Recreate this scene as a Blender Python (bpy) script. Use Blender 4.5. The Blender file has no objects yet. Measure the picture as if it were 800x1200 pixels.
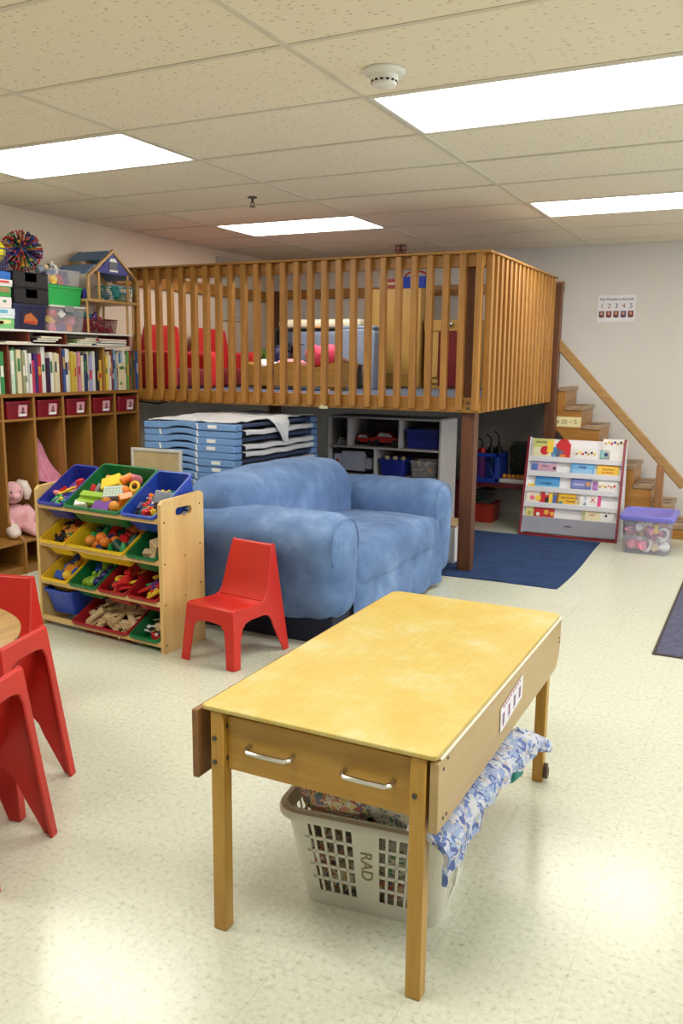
import bpy, bmesh, math, random
from mathutils import Vector, Matrix, noise, Euler
random.seed(11)
SC = bpy.context.scene
COL = SC.collection
PI = math.pi
Rm = Matrix.Rotation
Tm = lambda *v: Matrix.Translation(Vector(v))

# ------------------------------------------------------------------ materials
def lin(c):
    f = lambda u: u/12.92 if u <= .04045 else ((u+.055)/1.055)**2.4
    return tuple(f(v/255) for v in c)
MATS = {}
def newmat(name):
    m = bpy.data.materials.new(name); m.use_nodes = True
    nt = m.node_tree; b = nt.nodes['Principled BSDF']
    return m, nt, b
def coords(nt, scale=(1, 1, 1), kind='Object'):
    tc = nt.nodes.new('ShaderNodeTexCoord'); mp = nt.nodes.new('ShaderNodeMapping')
    mp.inputs['Scale'].default_value = scale
    nt.links.new(tc.outputs[kind], mp.inputs['Vector'])
    return mp.outputs['Vector']
def ramp(nt, fac, stops):
    r = nt.nodes.new('ShaderNodeValToRGB'); e = r.color_ramp.elements
    while len(e) < len(stops): e.new(.5)
    for k, (p, c) in enumerate(stops):
        e[k].position = p; e[k].color = (*c, 1)
    nt.links.new(fac, r.inputs['Fac'])
    return r.outputs['Color']
def bump(nt, b, h, strength=.2, dist=.01):
    n = nt.nodes.new('ShaderNodeBump'); n.inputs['Strength'].default_value = strength; n.inputs['Distance'].default_value = dist
    nt.links.new(h, n.inputs['Height']); nt.links.new(n.outputs['Normal'], b.inputs['Normal'])
def noisetex(nt, vec, scale, detail=3, rough=.55):
    n = nt.nodes.new('ShaderNodeTexNoise'); n.inputs['Scale'].default_value = scale
    n.inputs['Detail'].default_value = detail; n.inputs['Roughness'].default_value = rough
    nt.links.new(vec, n.inputs['Vector']); return n.outputs['Fac']
def plain(name, rgb, rough=.5, metal=0, var=.12, scale=9, coat=0, spec=.5):
    if name in MATS: return MATS[name]
    m, nt, b = newmat(name); c = lin(rgb)
    v = coords(nt)
    f = noisetex(nt, v, scale)
    lo = tuple(x*(1-var) for x in c); hi = tuple(min(1, x*(1+var*.6)) for x in c)
    nt.links.new(ramp(nt, f, [(.3, lo), (.7, hi)]), b.inputs['Base Color'])
    b.inputs['Roughness'].default_value = rough; b.inputs['Metallic'].default_value = metal
    b.inputs['Specular IOR Level'].default_value = spec
    b.inputs['Coat Weight'].default_value = coat
    MATS[name] = m; return m
def wood(name, c1, c2, axis='z', rough=.42, scale=1.0, knots=0.0, coat=.15):
    key = name+axis
    if key in MATS: return MATS[key]
    m, nt, b = newmat(key)
    s = {'x': (1.3, 16, 16), 'y': (16, 1.3, 16), 'z': (16, 16, 1.3)}[axis]
    v = coords(nt, tuple(k*scale for k in s))
    f = noisetex(nt, v, 2.2, 5, .6)
    col = ramp(nt, f, [(.25, lin(c2)), (.5, tuple((a+b_)/2 for a, b_ in zip(lin(c1), lin(c2)))), (.75, lin(c1))])
    if knots:
        s2 = {'x': (1.2, 5, 5), 'y': (5, 1.2, 5), 'z': (5, 5, 1.2)}[axis]
        vv = nt.nodes.new('ShaderNodeTexVoronoi'); vv.inputs['Scale'].default_value = 2.3
        nt.links.new(coords(nt, s2), vv.inputs['Vector'])
        fac = nt.nodes.new('ShaderNodeMapRange'); fac.inputs['From Min'].default_value = .05; fac.inputs['From Max'].default_value = .16
        fac.inputs['To Min'].default_value = knots; fac.inputs['To Max'].default_value = 0
        nt.links.new(vv.outputs['Distance'], fac.inputs['Value'])
        mx = nt.nodes.new('ShaderNodeMix'); mx.data_type = 'RGBA'
        nt.links.new(fac.outputs['Result'], mx.inputs['Factor']); nt.links.new(col, mx.inputs[6])
        mx.inputs[7].default_value = (*tuple(x*.3 for x in lin(c2)), 1); col = mx.outputs[2]
    nt.links.new(col, b.inputs['Base Color'])
    b.inputs['Roughness'].default_value = rough; b.inputs['Coat Weight'].default_value = coat
    b.inputs['Coat Roughness'].default_value = .3
    bump(nt, b, f, .08, .004)
    MATS[key] = m; return m
def fabric(name, rgb, rgb2=None, scale=6, rough=.92, weave=220, strength=.25, lo=.3, hi=.7):
    if name in MATS: return MATS[name]
    m, nt, b = newmat(name)
    v = coords(nt); f = noisetex(nt, v, scale, 5, .62)
    c = lin(rgb); c2 = lin(rgb2) if rgb2 else tuple(x*.75 for x in c)
    nt.links.new(ramp(nt, f, [(lo, c2), (hi, c)]), b.inputs['Base Color'])
    b.inputs['Roughness'].default_value = rough; b.inputs['Specular IOR Level'].default_value = .2
    b.inputs['Sheen Weight'].default_value = .04 if ('rug' in name or 'mat' in name) else .2
    w = noisetex(nt, v, weave, 2); bump(nt, b, w, strength, .003)
    MATS[name] = m; return m
def print_fabric(name, cols, scale=28, rough=.9):
    if name in MATS: return MATS[name]
    m, nt, b = newmat(name)
    v = coords(nt)
    vo = nt.nodes.new('ShaderNodeTexVoronoi'); vo.inputs['Scale'].default_value = scale
    nz = nt.nodes.new('ShaderNodeTexNoise'); nz.inputs['Scale'].default_value = scale*.6
    nt.links.new(v, nz.inputs['Vector'])
    mix = nt.nodes.new('ShaderNodeMix'); mix.data_type = 'RGBA'; mix.inputs['Factor'].default_value = .06
    nt.links.new(v, mix.inputs[6]); nt.links.new(nz.outputs['Color'], mix.inputs[7])
    nt.links.new(mix.outputs[2], vo.inputs['Vector'])
    sp = nt.nodes.new('ShaderNodeSeparateColor'); nt.links.new(vo.outputs['Color'], sp.inputs['Color'])
    n = len(cols)
    cr = nt.nodes.new('ShaderNodeValToRGB'); cr.color_ramp.interpolation = 'CONSTANT'; e = cr.color_ramp.elements
    while len(e) < n: e.new(.5)
    for k, c in enumerate(cols): e[k].position = k/n; e[k].color = (*lin(c), 1)
    nt.links.new(sp.outputs[0], cr.inputs['Fac']); nt.links.new(cr.outputs['Color'], b.inputs['Base Color'])
    b.inputs['Roughness'].default_value = rough
    MATS[name] = m; return m
def clear(name, rgb=(225, 228, 235), alpha=.3, rough=.25):
    if name in MATS: return MATS[name]
    m, nt, b = newmat(name)
    b.inputs['Base Color'].default_value = (*lin(rgb), 1); b.inputs['Roughness'].default_value = rough
    b.inputs['Alpha'].default_value = alpha
    MATS[name] = m; return m
def emit(name, rgb, s):
    m, nt, b = newmat(name)
    b.inputs['Base Color'].default_value = (*lin(rgb), 1)
    b.inputs['Emission Color'].default_value = (*lin(rgb), 1); b.inputs['Emission Strength'].default_value = s
    return m

# ------------------------------------------------------------------ mesh builder
class MB:
    def __init__(s): s.V = []; s.F = []; s.I = []; s.mi = 0; s.M = Matrix()
    def add(s, vs, fs, M=None):
        o = len(s.V); T = s.M @ M if M is not None else s.M
        s.V += [T @ Vector(v) for v in vs]
        s.F += [[i+o for i in f] for f in fs]; s.I += [s.mi]*len(fs); return s
    def box(s, x0, y0, z0, x1, y1, z1, b=0.0, M=None):
        if x0 > x1: x0, x1 = x1, x0
        if y0 > y1: y0, y1 = y1, y0
        if z0 > z1: z0, z1 = z1, z0
        b = min(b, .45*min(x1-x0, y1-y0, z1-z0))
        if b <= 0:
            vs = [(x, y, z) for x in (x0, x1) for y in (y0, y1) for z in (z0, z1)]
            return s.add(vs, [(0, 1, 3, 2), (4, 6, 7, 5), (0, 4, 5, 1), (2, 3, 7, 6), (0, 2, 6, 4), (1, 5, 7, 3)], M)
        vs = []; idx = {}
        for i, x in enumerate((x0, x1)):
            for j, y in enumerate((y0, y1)):
                for k, z in enumerate((z0, z1)):
                    sx, sy, sz = (b if i == 0 else -b), (b if j == 0 else -b), (b if k == 0 else -b)
                    for a, p in (('x', (x, y+sy, z+sz)), ('y', (x+sx, y, z+sz)), ('z', (x+sx, y+sy, z))):
                        idx[i, j, k, a] = len(vs); vs.append(p)
        g = lambda i, j, k, a: idx[i, j, k, a]
        fs = []
        for i in (0, 1): fs.append([g(i, 0, 0, 'x'), g(i, 0, 1, 'x'), g(i, 1, 1, 'x'), g(i, 1, 0, 'x')])
        for j in (0, 1): fs.append([g(0, j, 0, 'y'), g(0, j, 1, 'y'), g(1, j, 1, 'y'), g(1, j, 0, 'y')])
        for k in (0, 1): fs.append([g(0, 0, k, 'z'), g(0, 1, k, 'z'), g(1, 1, k, 'z'), g(1, 0, k, 'z')])
        for i in (0, 1):
            for j in (0, 1): fs.append([g(i, j, 0, 'x'), g(i, j, 1, 'x'), g(i, j, 1, 'y'), g(i, j, 0, 'y')])
            for k in (0, 1): fs.append([g(i, 0, k, 'x'), g(i, 1, k, 'x'), g(i, 1, k, 'z'), g(i, 0, k, 'z')])
        for j in (0, 1):
            for k in (0, 1): fs.append([g(0, j, k, 'y'), g(1, j, k, 'y'), g(1, j, k, 'z'), g(0, j, k, 'z')])
        for i in (0, 1):
            for j in (0, 1):
                for k in (0, 1): fs.append([g(i, j, k, 'x'), g(i, j, k, 'y'), g(i, j, k, 'z')])
        return s.add(vs, fs, M)
    def cyl(s, p0, p1, r0, r1=None, n=14):
        r1 = r0 if r1 is None else r1
        p0, p1 = Vector(p0), Vector(p1); d = (p1-p0).normalized()
        a = d.orthogonal().normalized(); c = d.cross(a)
        vs = []
        for p, r in ((p0, r0), (p1, r1)):
            vs += [p+r*(math.cos(2*PI*k/n)*a+math.sin(2*PI*k/n)*c) for k in range(n)]
        fs = [[k, (k+1) % n, n+(k+1) % n, n+k] for k in range(n)] + [list(range(n))[::-1], list(range(n, 2*n))]
        return s.add(vs, fs)
    def tube(s, pts, r, n=8, closed=False):
        pts = [Vector(p) for p in pts]; m = len(pts); vs = []; up = None
        for k, p in enumerate(pts):
            if closed: d = pts[(k+1) % m]-pts[k-1]
            else: d = pts[min(k+1, m-1)]-pts[max(k-1, 0)]
            d.normalize()
            if up is None: up = d.orthogonal().normalized()
            up = (up-d*up.dot(d)).normalized(); c = d.cross(up)
            rr = r[k] if isinstance(r, (list, tuple)) else r
            vs += [p+rr*(math.cos(2*PI*q/n)*up+math.sin(2*PI*q/n)*c) for q in range(n)]
        fs = []
        for k in range(m if closed else m-1):
            a, b_ = k*n, ((k+1) % m)*n
            fs += [[a+q, a+(q+1) % n, b_+(q+1) % n, b_+q] for q in range(n)]
        if not closed: fs += [list(range(n))[::-1], list(range((m-1)*n, m*n))]
        return s.add(vs, fs)
    def prism(s, pts, a, b_, ax='x', M=None):
        # pts 2-D outline; extruded from a to b_ along axis ax
        def P(u, v, w): return {'x': (w, u, v), 'y': (u, w, v), 'z': (u, v, w)}[ax]
        n = len(pts)
        vs = [P(u, v, a) for u, v in pts]+[P(u, v, b_) for u, v in pts]
        fs = [list(range(n))[::-1], list(range(n, 2*n))]+[[k, (k+1) % n, n+(k+1) % n, n+k] for k in range(n)]
        return s.add(vs, fs, M)
    def loft(s, rings, cap=True, closed=True):
        n = len(rings[0]); vs = [p for r in rings for p in r]; fs = []
        for k in range(len(rings)-1):
            for q in range(n if closed else n-1):
                fs.append([k*n+q, k*n+(q+1) % n, (k+1)*n+(q+1) % n, (k+1)*n+q])
        if cap: fs += [list(range(n))[::-1], list(range((len(rings)-1)*n, len(rings)*n))]
        return s.add(vs, fs)
    def lathe(s, prof, c=(0, 0, 0), n=24, M=None):
        cx, cy, cz = c
        rings = [[(cx+r*math.cos(2*PI*k/n), cy+r*math.sin(2*PI*k/n), cz+z) for k in range(n)] for r, z in prof]
        vs = [p for r in rings for p in r]; fs = []
        for k in range(len(rings)-1):
            fs += [[k*n+q, k*n+(q+1) % n, (k+1)*n+(q+1) % n, (k+1)*n+q] for q in range(n)]
        fs += [list(range(n))[::-1], list(range((len(rings)-1)*n, len(rings)*n))]
        return s.add(vs, fs, M)
    def ball(s, c, r, n=12, M=None):
        r = (r, r, r) if not isinstance(r, (tuple, list)) else r
        m = max(6, n//2+2); vs = []; fs = []
        for i in range(1, m):
            t = PI*i/m
            vs += [(c[0]+r[0]*math.sin(t)*math.cos(2*PI*k/n), c[1]+r[1]*math.sin(t)*math.sin(2*PI*k/n), c[2]+r[2]*math.cos(t)) for k in range(n)]
        for i in range(m-2): fs += [[i*n+k, i*n+(k+1) % n, (i+1)*n+(k+1) % n, (i+1)*n+k] for k in range(n)]
        o = len(vs); vs += [(c[0], c[1], c[2]+r[2]), (c[0], c[1], c[2]-r[2])]
        fs += [[o, (k+1) % n, k] for k in range(n)]+[[o+1, (m-2)*n+k, (m-2)*n+(k+1) % n] for k in range(n)]
        return s.add(vs, fs, M)
    def soft(s, x0, y0, z0, x1, y1, z1, r, n=14, disp=None, M=None):
        # rounded box on a dense grid, displaced by disp(p, normal) -> p
        c = Vector(((x0+x1)/2, (y0+y1)/2, (z0+z1)/2)); h = Vector(((x1-x0)/2, (y1-y0)/2, (z1-z0)/2))
        nn = [max(4, int(n*k/max(h))) for k in h]; key = {}; vs = []; fs = []
        nrm = []
        def vid(p):
            k = (round(p.x, 6), round(p.y, 6), round(p.z, 6))
            if k in key: return key[k]
            q = Vector([max(-(h[a]-min(r, h[a])), min(h[a]-min(r, h[a]), p[a])) for a in range(3)])
            d = p-q; ll = d.length
            nd = d/ll if ll > 1e-9 else Vector((0, 0, 1))
            w = q+nd*min(r, ll) if ll > 1e-9 else q
            if ll > 0: w = q+Vector([nd[a]*min(r, h[a]) for a in range(3)])
            w = w+c
            if disp: w = disp(w, nd)
            key[k] = len(vs); vs.append(w); return key[k]
        for a in range(3):
            u, v = (a+1) % 3, (a+2) % 3
            for sg in (-1, 1):
                def P(i, j):
                    p = Vector((0, 0, 0)); p[a] = sg*h[a]
                    p[u] = h[u]*(-1+2*i/nn[u]); p[v] = h[v]*(-1+2*j/nn[v]); return vid(p)
                for i in range(nn[u]):
                    for j in range(nn[v]):
                        f = [P(i, j), P(i+1, j), P(i+1, j+1), P(i, j+1)]
                        fs.append(f if sg > 0 else f[::-1])
        return s.add(vs, fs, M)
    def sheet(s, fn, nu, nv, th=.003):
        vs = []; fs = []
        top = [[Vector(fn(i/nu, j/nv)) for j in range(nv+1)] for i in range(nu+1)]
        def nor(i, j):
            a = top[min(i+1, nu)][j]-top[max(i-1, 0)][j]; b_ = top[i][min(j+1, nv)]-top[i][max(j-1, 0)]
            k = a.cross(b_); return k.normalized() if k.length > 1e-9 else Vector((0, 0, 1))
        W = nv+1
        for i in range(nu+1):
            for j in range(W): vs.append(top[i][j])
        o = len(vs)
        for i in range(nu+1):
            for j in range(W): vs.append(top[i][j]-nor(i, j)*th)
        for i in range(nu):
            for j in range(nv):
                fs.append([i*W+j, (i+1)*W+j, (i+1)*W+j+1, i*W+j+1]); fs.append([o+i*W+j, o+i*W+j+1, o+(i+1)*W+j+1, o+(i+1)*W+j])
        for i in range(nu):
            fs.append([i*W, o+i*W, o+(i+1)*W, (i+1)*W]); fs.append([i*W+nv, (i+1)*W+nv, o+(i+1)*W+nv, o+i*W+nv])
        for j in range(nv):
            fs.append([j, j+1, o+j+1, o+j]); fs.append([nu*W+j, o+nu*W+j, o+nu*W+j+1, nu*W+j+1])
        return s.add(vs, fs)
    def mesh(s, name, mats, angle=40):
        me = bpy.data.meshes.new(name); me.from_pydata([tuple(v) for v in s.V], [], s.F)
        bm = bmesh.new(); bm.from_mesh(me); bmesh.ops.recalc_face_normals(bm, faces=bm.faces); bm.to_mesh(me); bm.free()
        for m in mats if isinstance(mats, (list, tuple)) else [mats]: me.materials.append(m)
        for p, k in zip(me.polygons, s.I): p.material_index = k
        me.polygons.foreach_set('use_smooth', [True]*len(me.polygons)); me.set_sharp_from_angle(angle=math.radians(angle))
        me.update(); return me

def obj(name, mb, mats, parent=None, M=None, label=None, angle=40):
    o = bpy.data.objects.new(name, mb.mesh(name, mats, angle) if isinstance(mb, MB) else mb)
    COL.objects.link(o)
    if parent: o.parent = parent
    if M is not None: o.matrix_local = M
    if label: o['label'] = label
    return o
def tag(o, label, cat, group=None):
    o['label'] = label; o['category'] = cat
    if group: o['group'] = group
    return o
def thing(name, label, cat, loc=(0, 0, 0), rz=0, group=None, M=None):
    o = bpy.data.objects.new(name, None); COL.objects.link(o); o.empty_display_size = .05
    if M is not None: o.matrix_local = M
    else: o.location = loc; o.rotation_euler = (0, 0, rz)
    return tag(o, label, cat, group)
def struct(o): o['kind'] = 'structure'; return o
def copy_tree(o, parent=None):
    c = o.copy(); COL.objects.link(c); c.parent = parent
    for ch in [k for k in SC.objects if k.parent == o]: copy_tree(ch, c)
    return c
def bevel(o, w=.004, seg=2, ang=40):
    m = o.modifiers.new('Bevel', 'BEVEL'); m.width = w; m.segments = seg; m.limit_method = 'ANGLE'; m.angle_limit = math.radians(ang); return o
def textmesh(txt, size, depth=.0006, align='CENTER'):
    cu = bpy.data.curves.new('lettering', 'FONT'); cu.body = txt; cu.size = size; cu.align_x = align; cu.align_y = 'CENTER'; cu.extrude = depth
    o = bpy.data.objects.new('lettering', cu); COL.objects.link(o)
    dg = bpy.context.evaluated_depsgraph_get(); me = bpy.data.meshes.new_from_object(o.evaluated_get(dg))
    bpy.data.objects.remove(o); bpy.data.curves.remove(cu); return me
def text(name, txt, size, mat, parent, M, label=None):
    me = textmesh(txt, size); me.materials.clear(); me.materials.append(mat)
    return obj(name, me, None, parent, M, label)
ORD = ['first', 'second', 'third', 'fourth', 'fifth', 'sixth', 'seventh', 'eighth', 'ninth', 'tenth', 'eleventh', 'twelfth', 'thirteenth',
       'fourteenth', 'fifteenth', 'sixteenth', 'seventeenth', 'eighteenth', 'nineteenth', 'twentieth']
def nz(p, s, seed=0): return noise.noise(Vector((p[0]*s+seed*7.3, p[1]*s-seed*3.1, p[2]*s+seed)))

# ------------------------------------------------------------------ camera (room axes: +Y away along the left wall, +X along the back wall)
YAW, PITCH, ROLL, FPX = .4622, .1743, .0103, 998.29
fw = Vector((-math.sin(YAW)*math.cos(PITCH), math.cos(YAW)*math.cos(PITCH), -math.sin(PITCH)))
rt = Vector((math.cos(YAW), math.sin(YAW), 0)); up = rt.cross(fw)
c_, s_ = math.cos(ROLL), math.sin(ROLL)
r2, u2 = c_*rt+s_*up, -s_*rt+c_*up
cam = bpy.data.cameras.new('camera'); camo = bpy.data.objects.new('camera', cam); COL.objects.link(camo)
cam.sensor_fit = 'VERTICAL'; cam.sensor_height = 36; cam.lens = FPX*36/1200; cam.clip_start = .05
camo.matrix_world = Matrix(((r2.x, u2.x, -fw.x, 0), (r2.y, u2.y, -fw.y, 0), (r2.z, u2.z, -fw.z, 1.39), (0, 0, 0, 1)))
SC.camera = camo
SC.view_settings.view_transform = 'Standard'; SC.view_settings.look = 'None'
SC.view_settings.exposure = 0.26; SC.view_settings.gamma = 1; SC.view_settings.use_curve_mapping = False

# ------------------------------------------------------------------ the room
XL, YB, H = -4.74, 7.85, 2.4136
GX, GY = -1.5263, 2.6173
XR, YF = 3.6, -2.4

def floor_mat():
    m, nt, b = newmat('vinyl_floor_tile')
    v = coords(nt)
    sp = nt.nodes.new('ShaderNodeTexVoronoi'); sp.inputs['Scale'].default_value = 95; nt.links.new(v, sp.inputs['Vector'])
    f1 = noisetex(nt, v, 60, 4, .7); f2 = noisetex(nt, v, 1.2, 2)
    base = ramp(nt, f1, [(.28, lin((168, 170, 146))), (.42, lin((205, 208, 189))), (.7, lin((219, 222, 206)))])
    br = nt.nodes.new('ShaderNodeTexBrick'); br.offset = 0; br.squash = 1
    br.inputs['Scale'].default_value = 1; br.inputs['Brick Width'].default_value = .305; br.inputs['Row Height'].default_value = .305
    br.inputs['Mortar Size'].default_value = .0011; br.inputs['Mortar Smooth'].default_value = .3
    br.inputs['Color1'].default_value = (1, 1, 1, 1); br.inputs['Color2'].default_value = (.97, .97, .965, 1); br.inputs['Mortar'].default_value = (.82, .82, .8, 1)
    nt.links.new(v, br.inputs['Vector'])
    mx = nt.nodes.new('ShaderNodeMix'); mx.data_type = 'RGBA'; mx.blend_type = 'MULTIPLY'; mx.inputs['Factor'].default_value = 1
    nt.links.new(base, mx.inputs[6]); nt.links.new(br.outputs['Color'], mx.inputs[7])
    nt.links.new(mx.outputs[2], b.inputs['Base Color'])
    rr = nt.nodes.new('ShaderNodeMapRange'); rr.inputs['To Min'].default_value = .16; rr.inputs['To Max'].default_value = .26
    nt.links.new(f2, rr.inputs['Value']); nt.links.new(rr.outputs['Result'], b.inputs['Roughness'])
    b.inputs['Specular IOR Level'].default_value = .5
    bump(nt, b, f2, .03, .02)
    return m
def tile_mat():
    m, nt, b = newmat('fissured_ceiling_tile')
    v = coords(nt, (30, 75, 30))
    vo = nt.nodes.new('ShaderNodeTexVoronoi'); vo.inputs['Scale'].default_value = 1; vo.inputs['Randomness'].default_value = 1; nt.links.new(v, vo.inputs['Vector'])
    n2 = noisetex(nt, coords(nt), 6, 2)
    pit = nt.nodes.new('ShaderNodeMapRange'); pit.inputs['From Min'].default_value = .12; pit.inputs['From Max'].default_value = .28
    nt.links.new(vo.outputs['Distance'], pit.inputs['Value'])
    gate = nt.nodes.new('ShaderNodeMath'); gate.operation = 'GREATER_THAN'; gate.inputs[1].default_value = .45
    sepc = nt.nodes.new('ShaderNodeSeparateColor'); nt.links.new(vo.outputs['Color'], sepc.inputs['Color']); nt.links.new(sepc.outputs[0], gate.inputs[0])
    mxx = nt.nodes.new('ShaderNodeMath'); mxx.operation = 'MAXIMUM'; nt.links.new(pit.outputs['Result'], mxx.inputs[0]); nt.links.new(gate.outputs[0], mxx.inputs[1])
    col = ramp(nt, mxx.outputs[0], [(0, lin((184, 168, 140))), (1, lin((236, 226, 206)))])
    nt.links.new(col, b.inputs['Base Color']); b.inputs['Roughness'].default_value = .95; b.inputs['Specular IOR Level'].default_value = .1
    bump(nt, b, mxx.outputs[0], .5, .004)
    return m
PAINT = plain('wall_paint', (219, 214, 208), .75, var=.03, scale=2, spec=.2)
fl = MB(); fl.box(XL-.12, YF, -.06, XR, YB+.12, 0); struct(obj('floor', fl, floor_mat()))
w = MB(); w.box(XL-.12, YF, 0, XL, YB, H+.1); struct(obj('wall_left', w, plain('warm_wall_paint', (228, 212, 190), .75, var=.03, scale=2, spec=.2)))
w = MB(); w.box(XL-.12, YB, 0, XR, YB+.12, H+.1); struct(obj('wall_back', w, PAINT))
BASEM = plain('vinyl_cove_base', (120, 96, 78), .5)
w = MB(); w.box(-.38, YB-.006, 0, XR, YB, .1, .002); struct(obj('baseboard_back', w, BASEM))
w = MB(); w.box(XL, YF, 0, XL+.006, YB-.01, .1, .002); struct(obj('baseboard_left', w, BASEM))
LIGHTS = [(-2, 1), (0, 1), (-2, 5), (0, 5)]
cl = MB()
xs = [XL]+[GX+1.22*i for i in range(-2, 5) if GX+1.22*i < XR]+[XR]
ys = [YF]+[GY+.61*j for j in range(-9, 9) if YF < GY+.61*j < YB-.02]+[YB]
for i in range(len(xs)-1):
    for j in range(len(ys)-1):
        if any(abs(xs[i]-(GX+1.22*a)) < .01 and abs(ys[j]-(GY+.61*b_)) < .01 for a, b_ in LIGHTS): continue
        dz = random.uniform(-.001, .003)
        cl.box(xs[i], ys[j], H+dz, xs[i+1], ys[j+1], H+.016+dz)
ce = struct(obj('ceiling', cl, tile_mat()))
gr = MB()
for x in xs[1:-1]: gr.box(x-.012, YF, H-.004, x+.012, YB, H+.012)
for y in ys[1:-1]:
    for k in range(len(xs)-1): gr.box(xs[k]+.013, y-.011, H-.003, xs[k+1]-.013, y+.011, H+.011)
gr.box(XL, YF, H-.003, XL+.022, YB, H+.004); gr.box(XL+.023, YB-.022, H-.003, XR, YB, H+.004)
GRID = plain('ceiling_grid_enamel', (214, 206, 188), .6, var=.05)
struct(obj('ceiling_grid', gr, GRID, ce))

WHITE = plain('white_enamel', (232, 230, 224), .45, var=.04)
DIFF = emit('troffer_diffuser', (255, 251, 242), 10.5)
LLAB = ['bright recessed fluorescent panel on the left, near the camera', 'large bright fluorescent panel at upper right, beside the smoke detector',
        'bright fluorescent panel right above the loft railing', 'bright fluorescent panel at the right, nearest the back wall']
for (i, j), lb in zip(LIGHTS, LLAB):
    x, y = GX+1.22*i, GY+.61*j
    t = thing('ceiling_light', lb, 'ceiling light', (x+.61, y+.305, H), group='fluorescent ceiling panels')
    f = MB()
    for a in ((-.6, -.294, .6, -.276), (-.6, .276, .6, .294), (-.6, -.276, -.58, .276), (.58, -.276, .6, .276)): f.box(a[0], a[1], -.004, a[2], a[3], .05)
    f.box(-.6, -.294, .05, .6, .294, .06)
    obj('light_frame', f, WHITE, t)
    d = MB(); d.box(-.58, -.276, .001, .58, .276, .006); obj('diffuser', d, DIFF, t)
# smoke detector, sprinklers
BLK = plain('black_plastic', (22, 22, 24), .45); CHROME = plain('chrome', (205, 205, 205), .18, 1, var=.02)
t = thing('smoke_detector', 'round off-white smoke detector on the ceiling tile', 'smoke detector', (-1.33, 2.975, H))
m = MB(); m.lathe([(.0001, 0), (.074, 0), (.076, -.006), (.07, -.016), (.052, -.02), (.0001, -.02)]); obj('base_plate', m, WHITE, t)
m = MB(); m.lathe([(.0001, -.02), (.05, -.02), (.049, -.034), (.042, -.052), (.03, -.058), (.0001, -.058)]); obj('sensor_dome', m, WHITE, t)
m = MB()
for k in range(14): m.box(.0405, -.006, -.044, .0475, .006, -.037, M=Rm(2*PI*k/14, 4, 'Z'))
obj('vent_slots', m, BLK, t)
t = thing('sprinkler_head', 'small dark sprinkler head hanging from the ceiling, left of the loft light', 'sprinkler', (-3.05, 4.81, H))
m = MB(); m.lathe([(.0001, 0), (.028, 0), (.03, -.006), (.0001, -.008)], n=16); obj('escutcheon', m, plain('dull_metal', (90, 84, 78), .4, .8), t)
m = MB(); m.cyl((0, 0, -.006), (0, 0, -.035), .008); m.tube([(-.008, 0, -.03), (-.014, 0, -.045), (-.004, 0, -.058)], .003, 6); m.tube([(.008, 0, -.03), (.014, 0, -.045), (.004, 0, -.058)], .003, 6)
m.lathe([(.0001, -.058), (.02, -.058), (.021, -.061), (.0001, -.062)], n=12); obj('deflector', m, MATS['dull_metal'], t)
t = thing('caged_sprinkler', 'red caged sprinkler on the ceiling above the loft', 'sprinkler', (-3.03, 7.2, H))
RW = plain('red_wire', (140, 40, 34), .4)
m = MB()
for zz, r in ((-.012, .05), (-.045, .05), (-.075, .035)): m.tube([(r*math.cos(k*PI/8), r*math.sin(k*PI/8), zz) for k in range(16)], .0035, 6, True)
for k in range(8):
    a = k*PI/4; m.tube([(.05*math.cos(a), .05*math.sin(a), -.005), (.05*math.cos(a), .05*math.sin(a), -.045), (.035*math.cos(a), .035*math.sin(a), -.075)], .003, 6)
obj('wire_cage', m, RW, t)
m = MB(); m.cyl((0, 0, 0), (0, 0, -.06), .011); m.lathe([(.0001, -.06), (.022, -.06), (.0001, -.064)], n=12); obj('sprinkler_nozzle', m, MATS['dull_metal'], t)

# wall panel and sign
t = thing('wall_panel', 'pale framed access panel high on the left wall above the loft', 'access panel', (XL, 7.04, 2.06))
PANEL = plain('panel_paint', (196, 190, 176), .6, var=.05)
m = MB()
for a in ((-.21, -.29, .21, -.25), (-.21, .25, .21, .29), (-.21, -.25, -.17, .25), (.17, -.25, .21, .25)): m.box(0, a[0], a[1], .022, a[2], a[3], .003)
obj('frame', m, PANEL, t)
m = MB(); m.box(.002, -.168, -.248, .012, .168, .248, .002); d = obj('panel_door', m, PANEL, t)
m = MB(); m.box(.012, -.15, -.02, .018, -.135, .02, .001); obj('latch', m, CHROME, d)
t = thing('paper_sign', 'white paper sign with numbers 1 to 5 on the back wall', 'sign', (-1.267, YB-.004, 1.872))
PAPER = plain('white_paper', (238, 236, 240), .8, var=.02)
m = MB(); m.box(-.158, 0, -.112, .158, .003, .112); m.box(-.155, -.002, -.125, -.13, .001, -.1); obj('sheet', m, PAPER, t)
INK = plain('dark_ink', (70, 45, 60), .8); INKR = plain('faded_red_ink', (175, 110, 120), .8); INKG = plain('grey_ink', (95, 100, 110), .8)
face = Rm(PI/2, 4, 'X')
text('title', 'Five Friends in the Loft', .030, INK, t, Tm(0, -.002, .077) @ face)
for k, (cc, pm) in enumerate(zip((INKG, INKR, INKG, INKR, INKG), ((120, 70, 62), (140, 62, 58), (130, 78, 60), (96, 90, 130), (135, 52, 44)))):
    x = -.122+.061*k
    text('numeral', str(k+1), .058, cc, t, Tm(x, -.002, .02) @ face)
    m = MB(); m.box(x-.023, -.0022, -.075, x+.023, -.0004, -.022); m.mi = 1; m.ball((x, -.002, -.043), (.011, .002, .014)); m.mi = 2; m.ball((x, -.0015, -.068), (.018, .002, .011))
    obj('photo', m, [plain('photo_ground_%d' % k, pm, .7), plain('skin_print', (205, 160, 140), .8), plain('shirt_print', (110, 60, 90), .8)], t)

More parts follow.
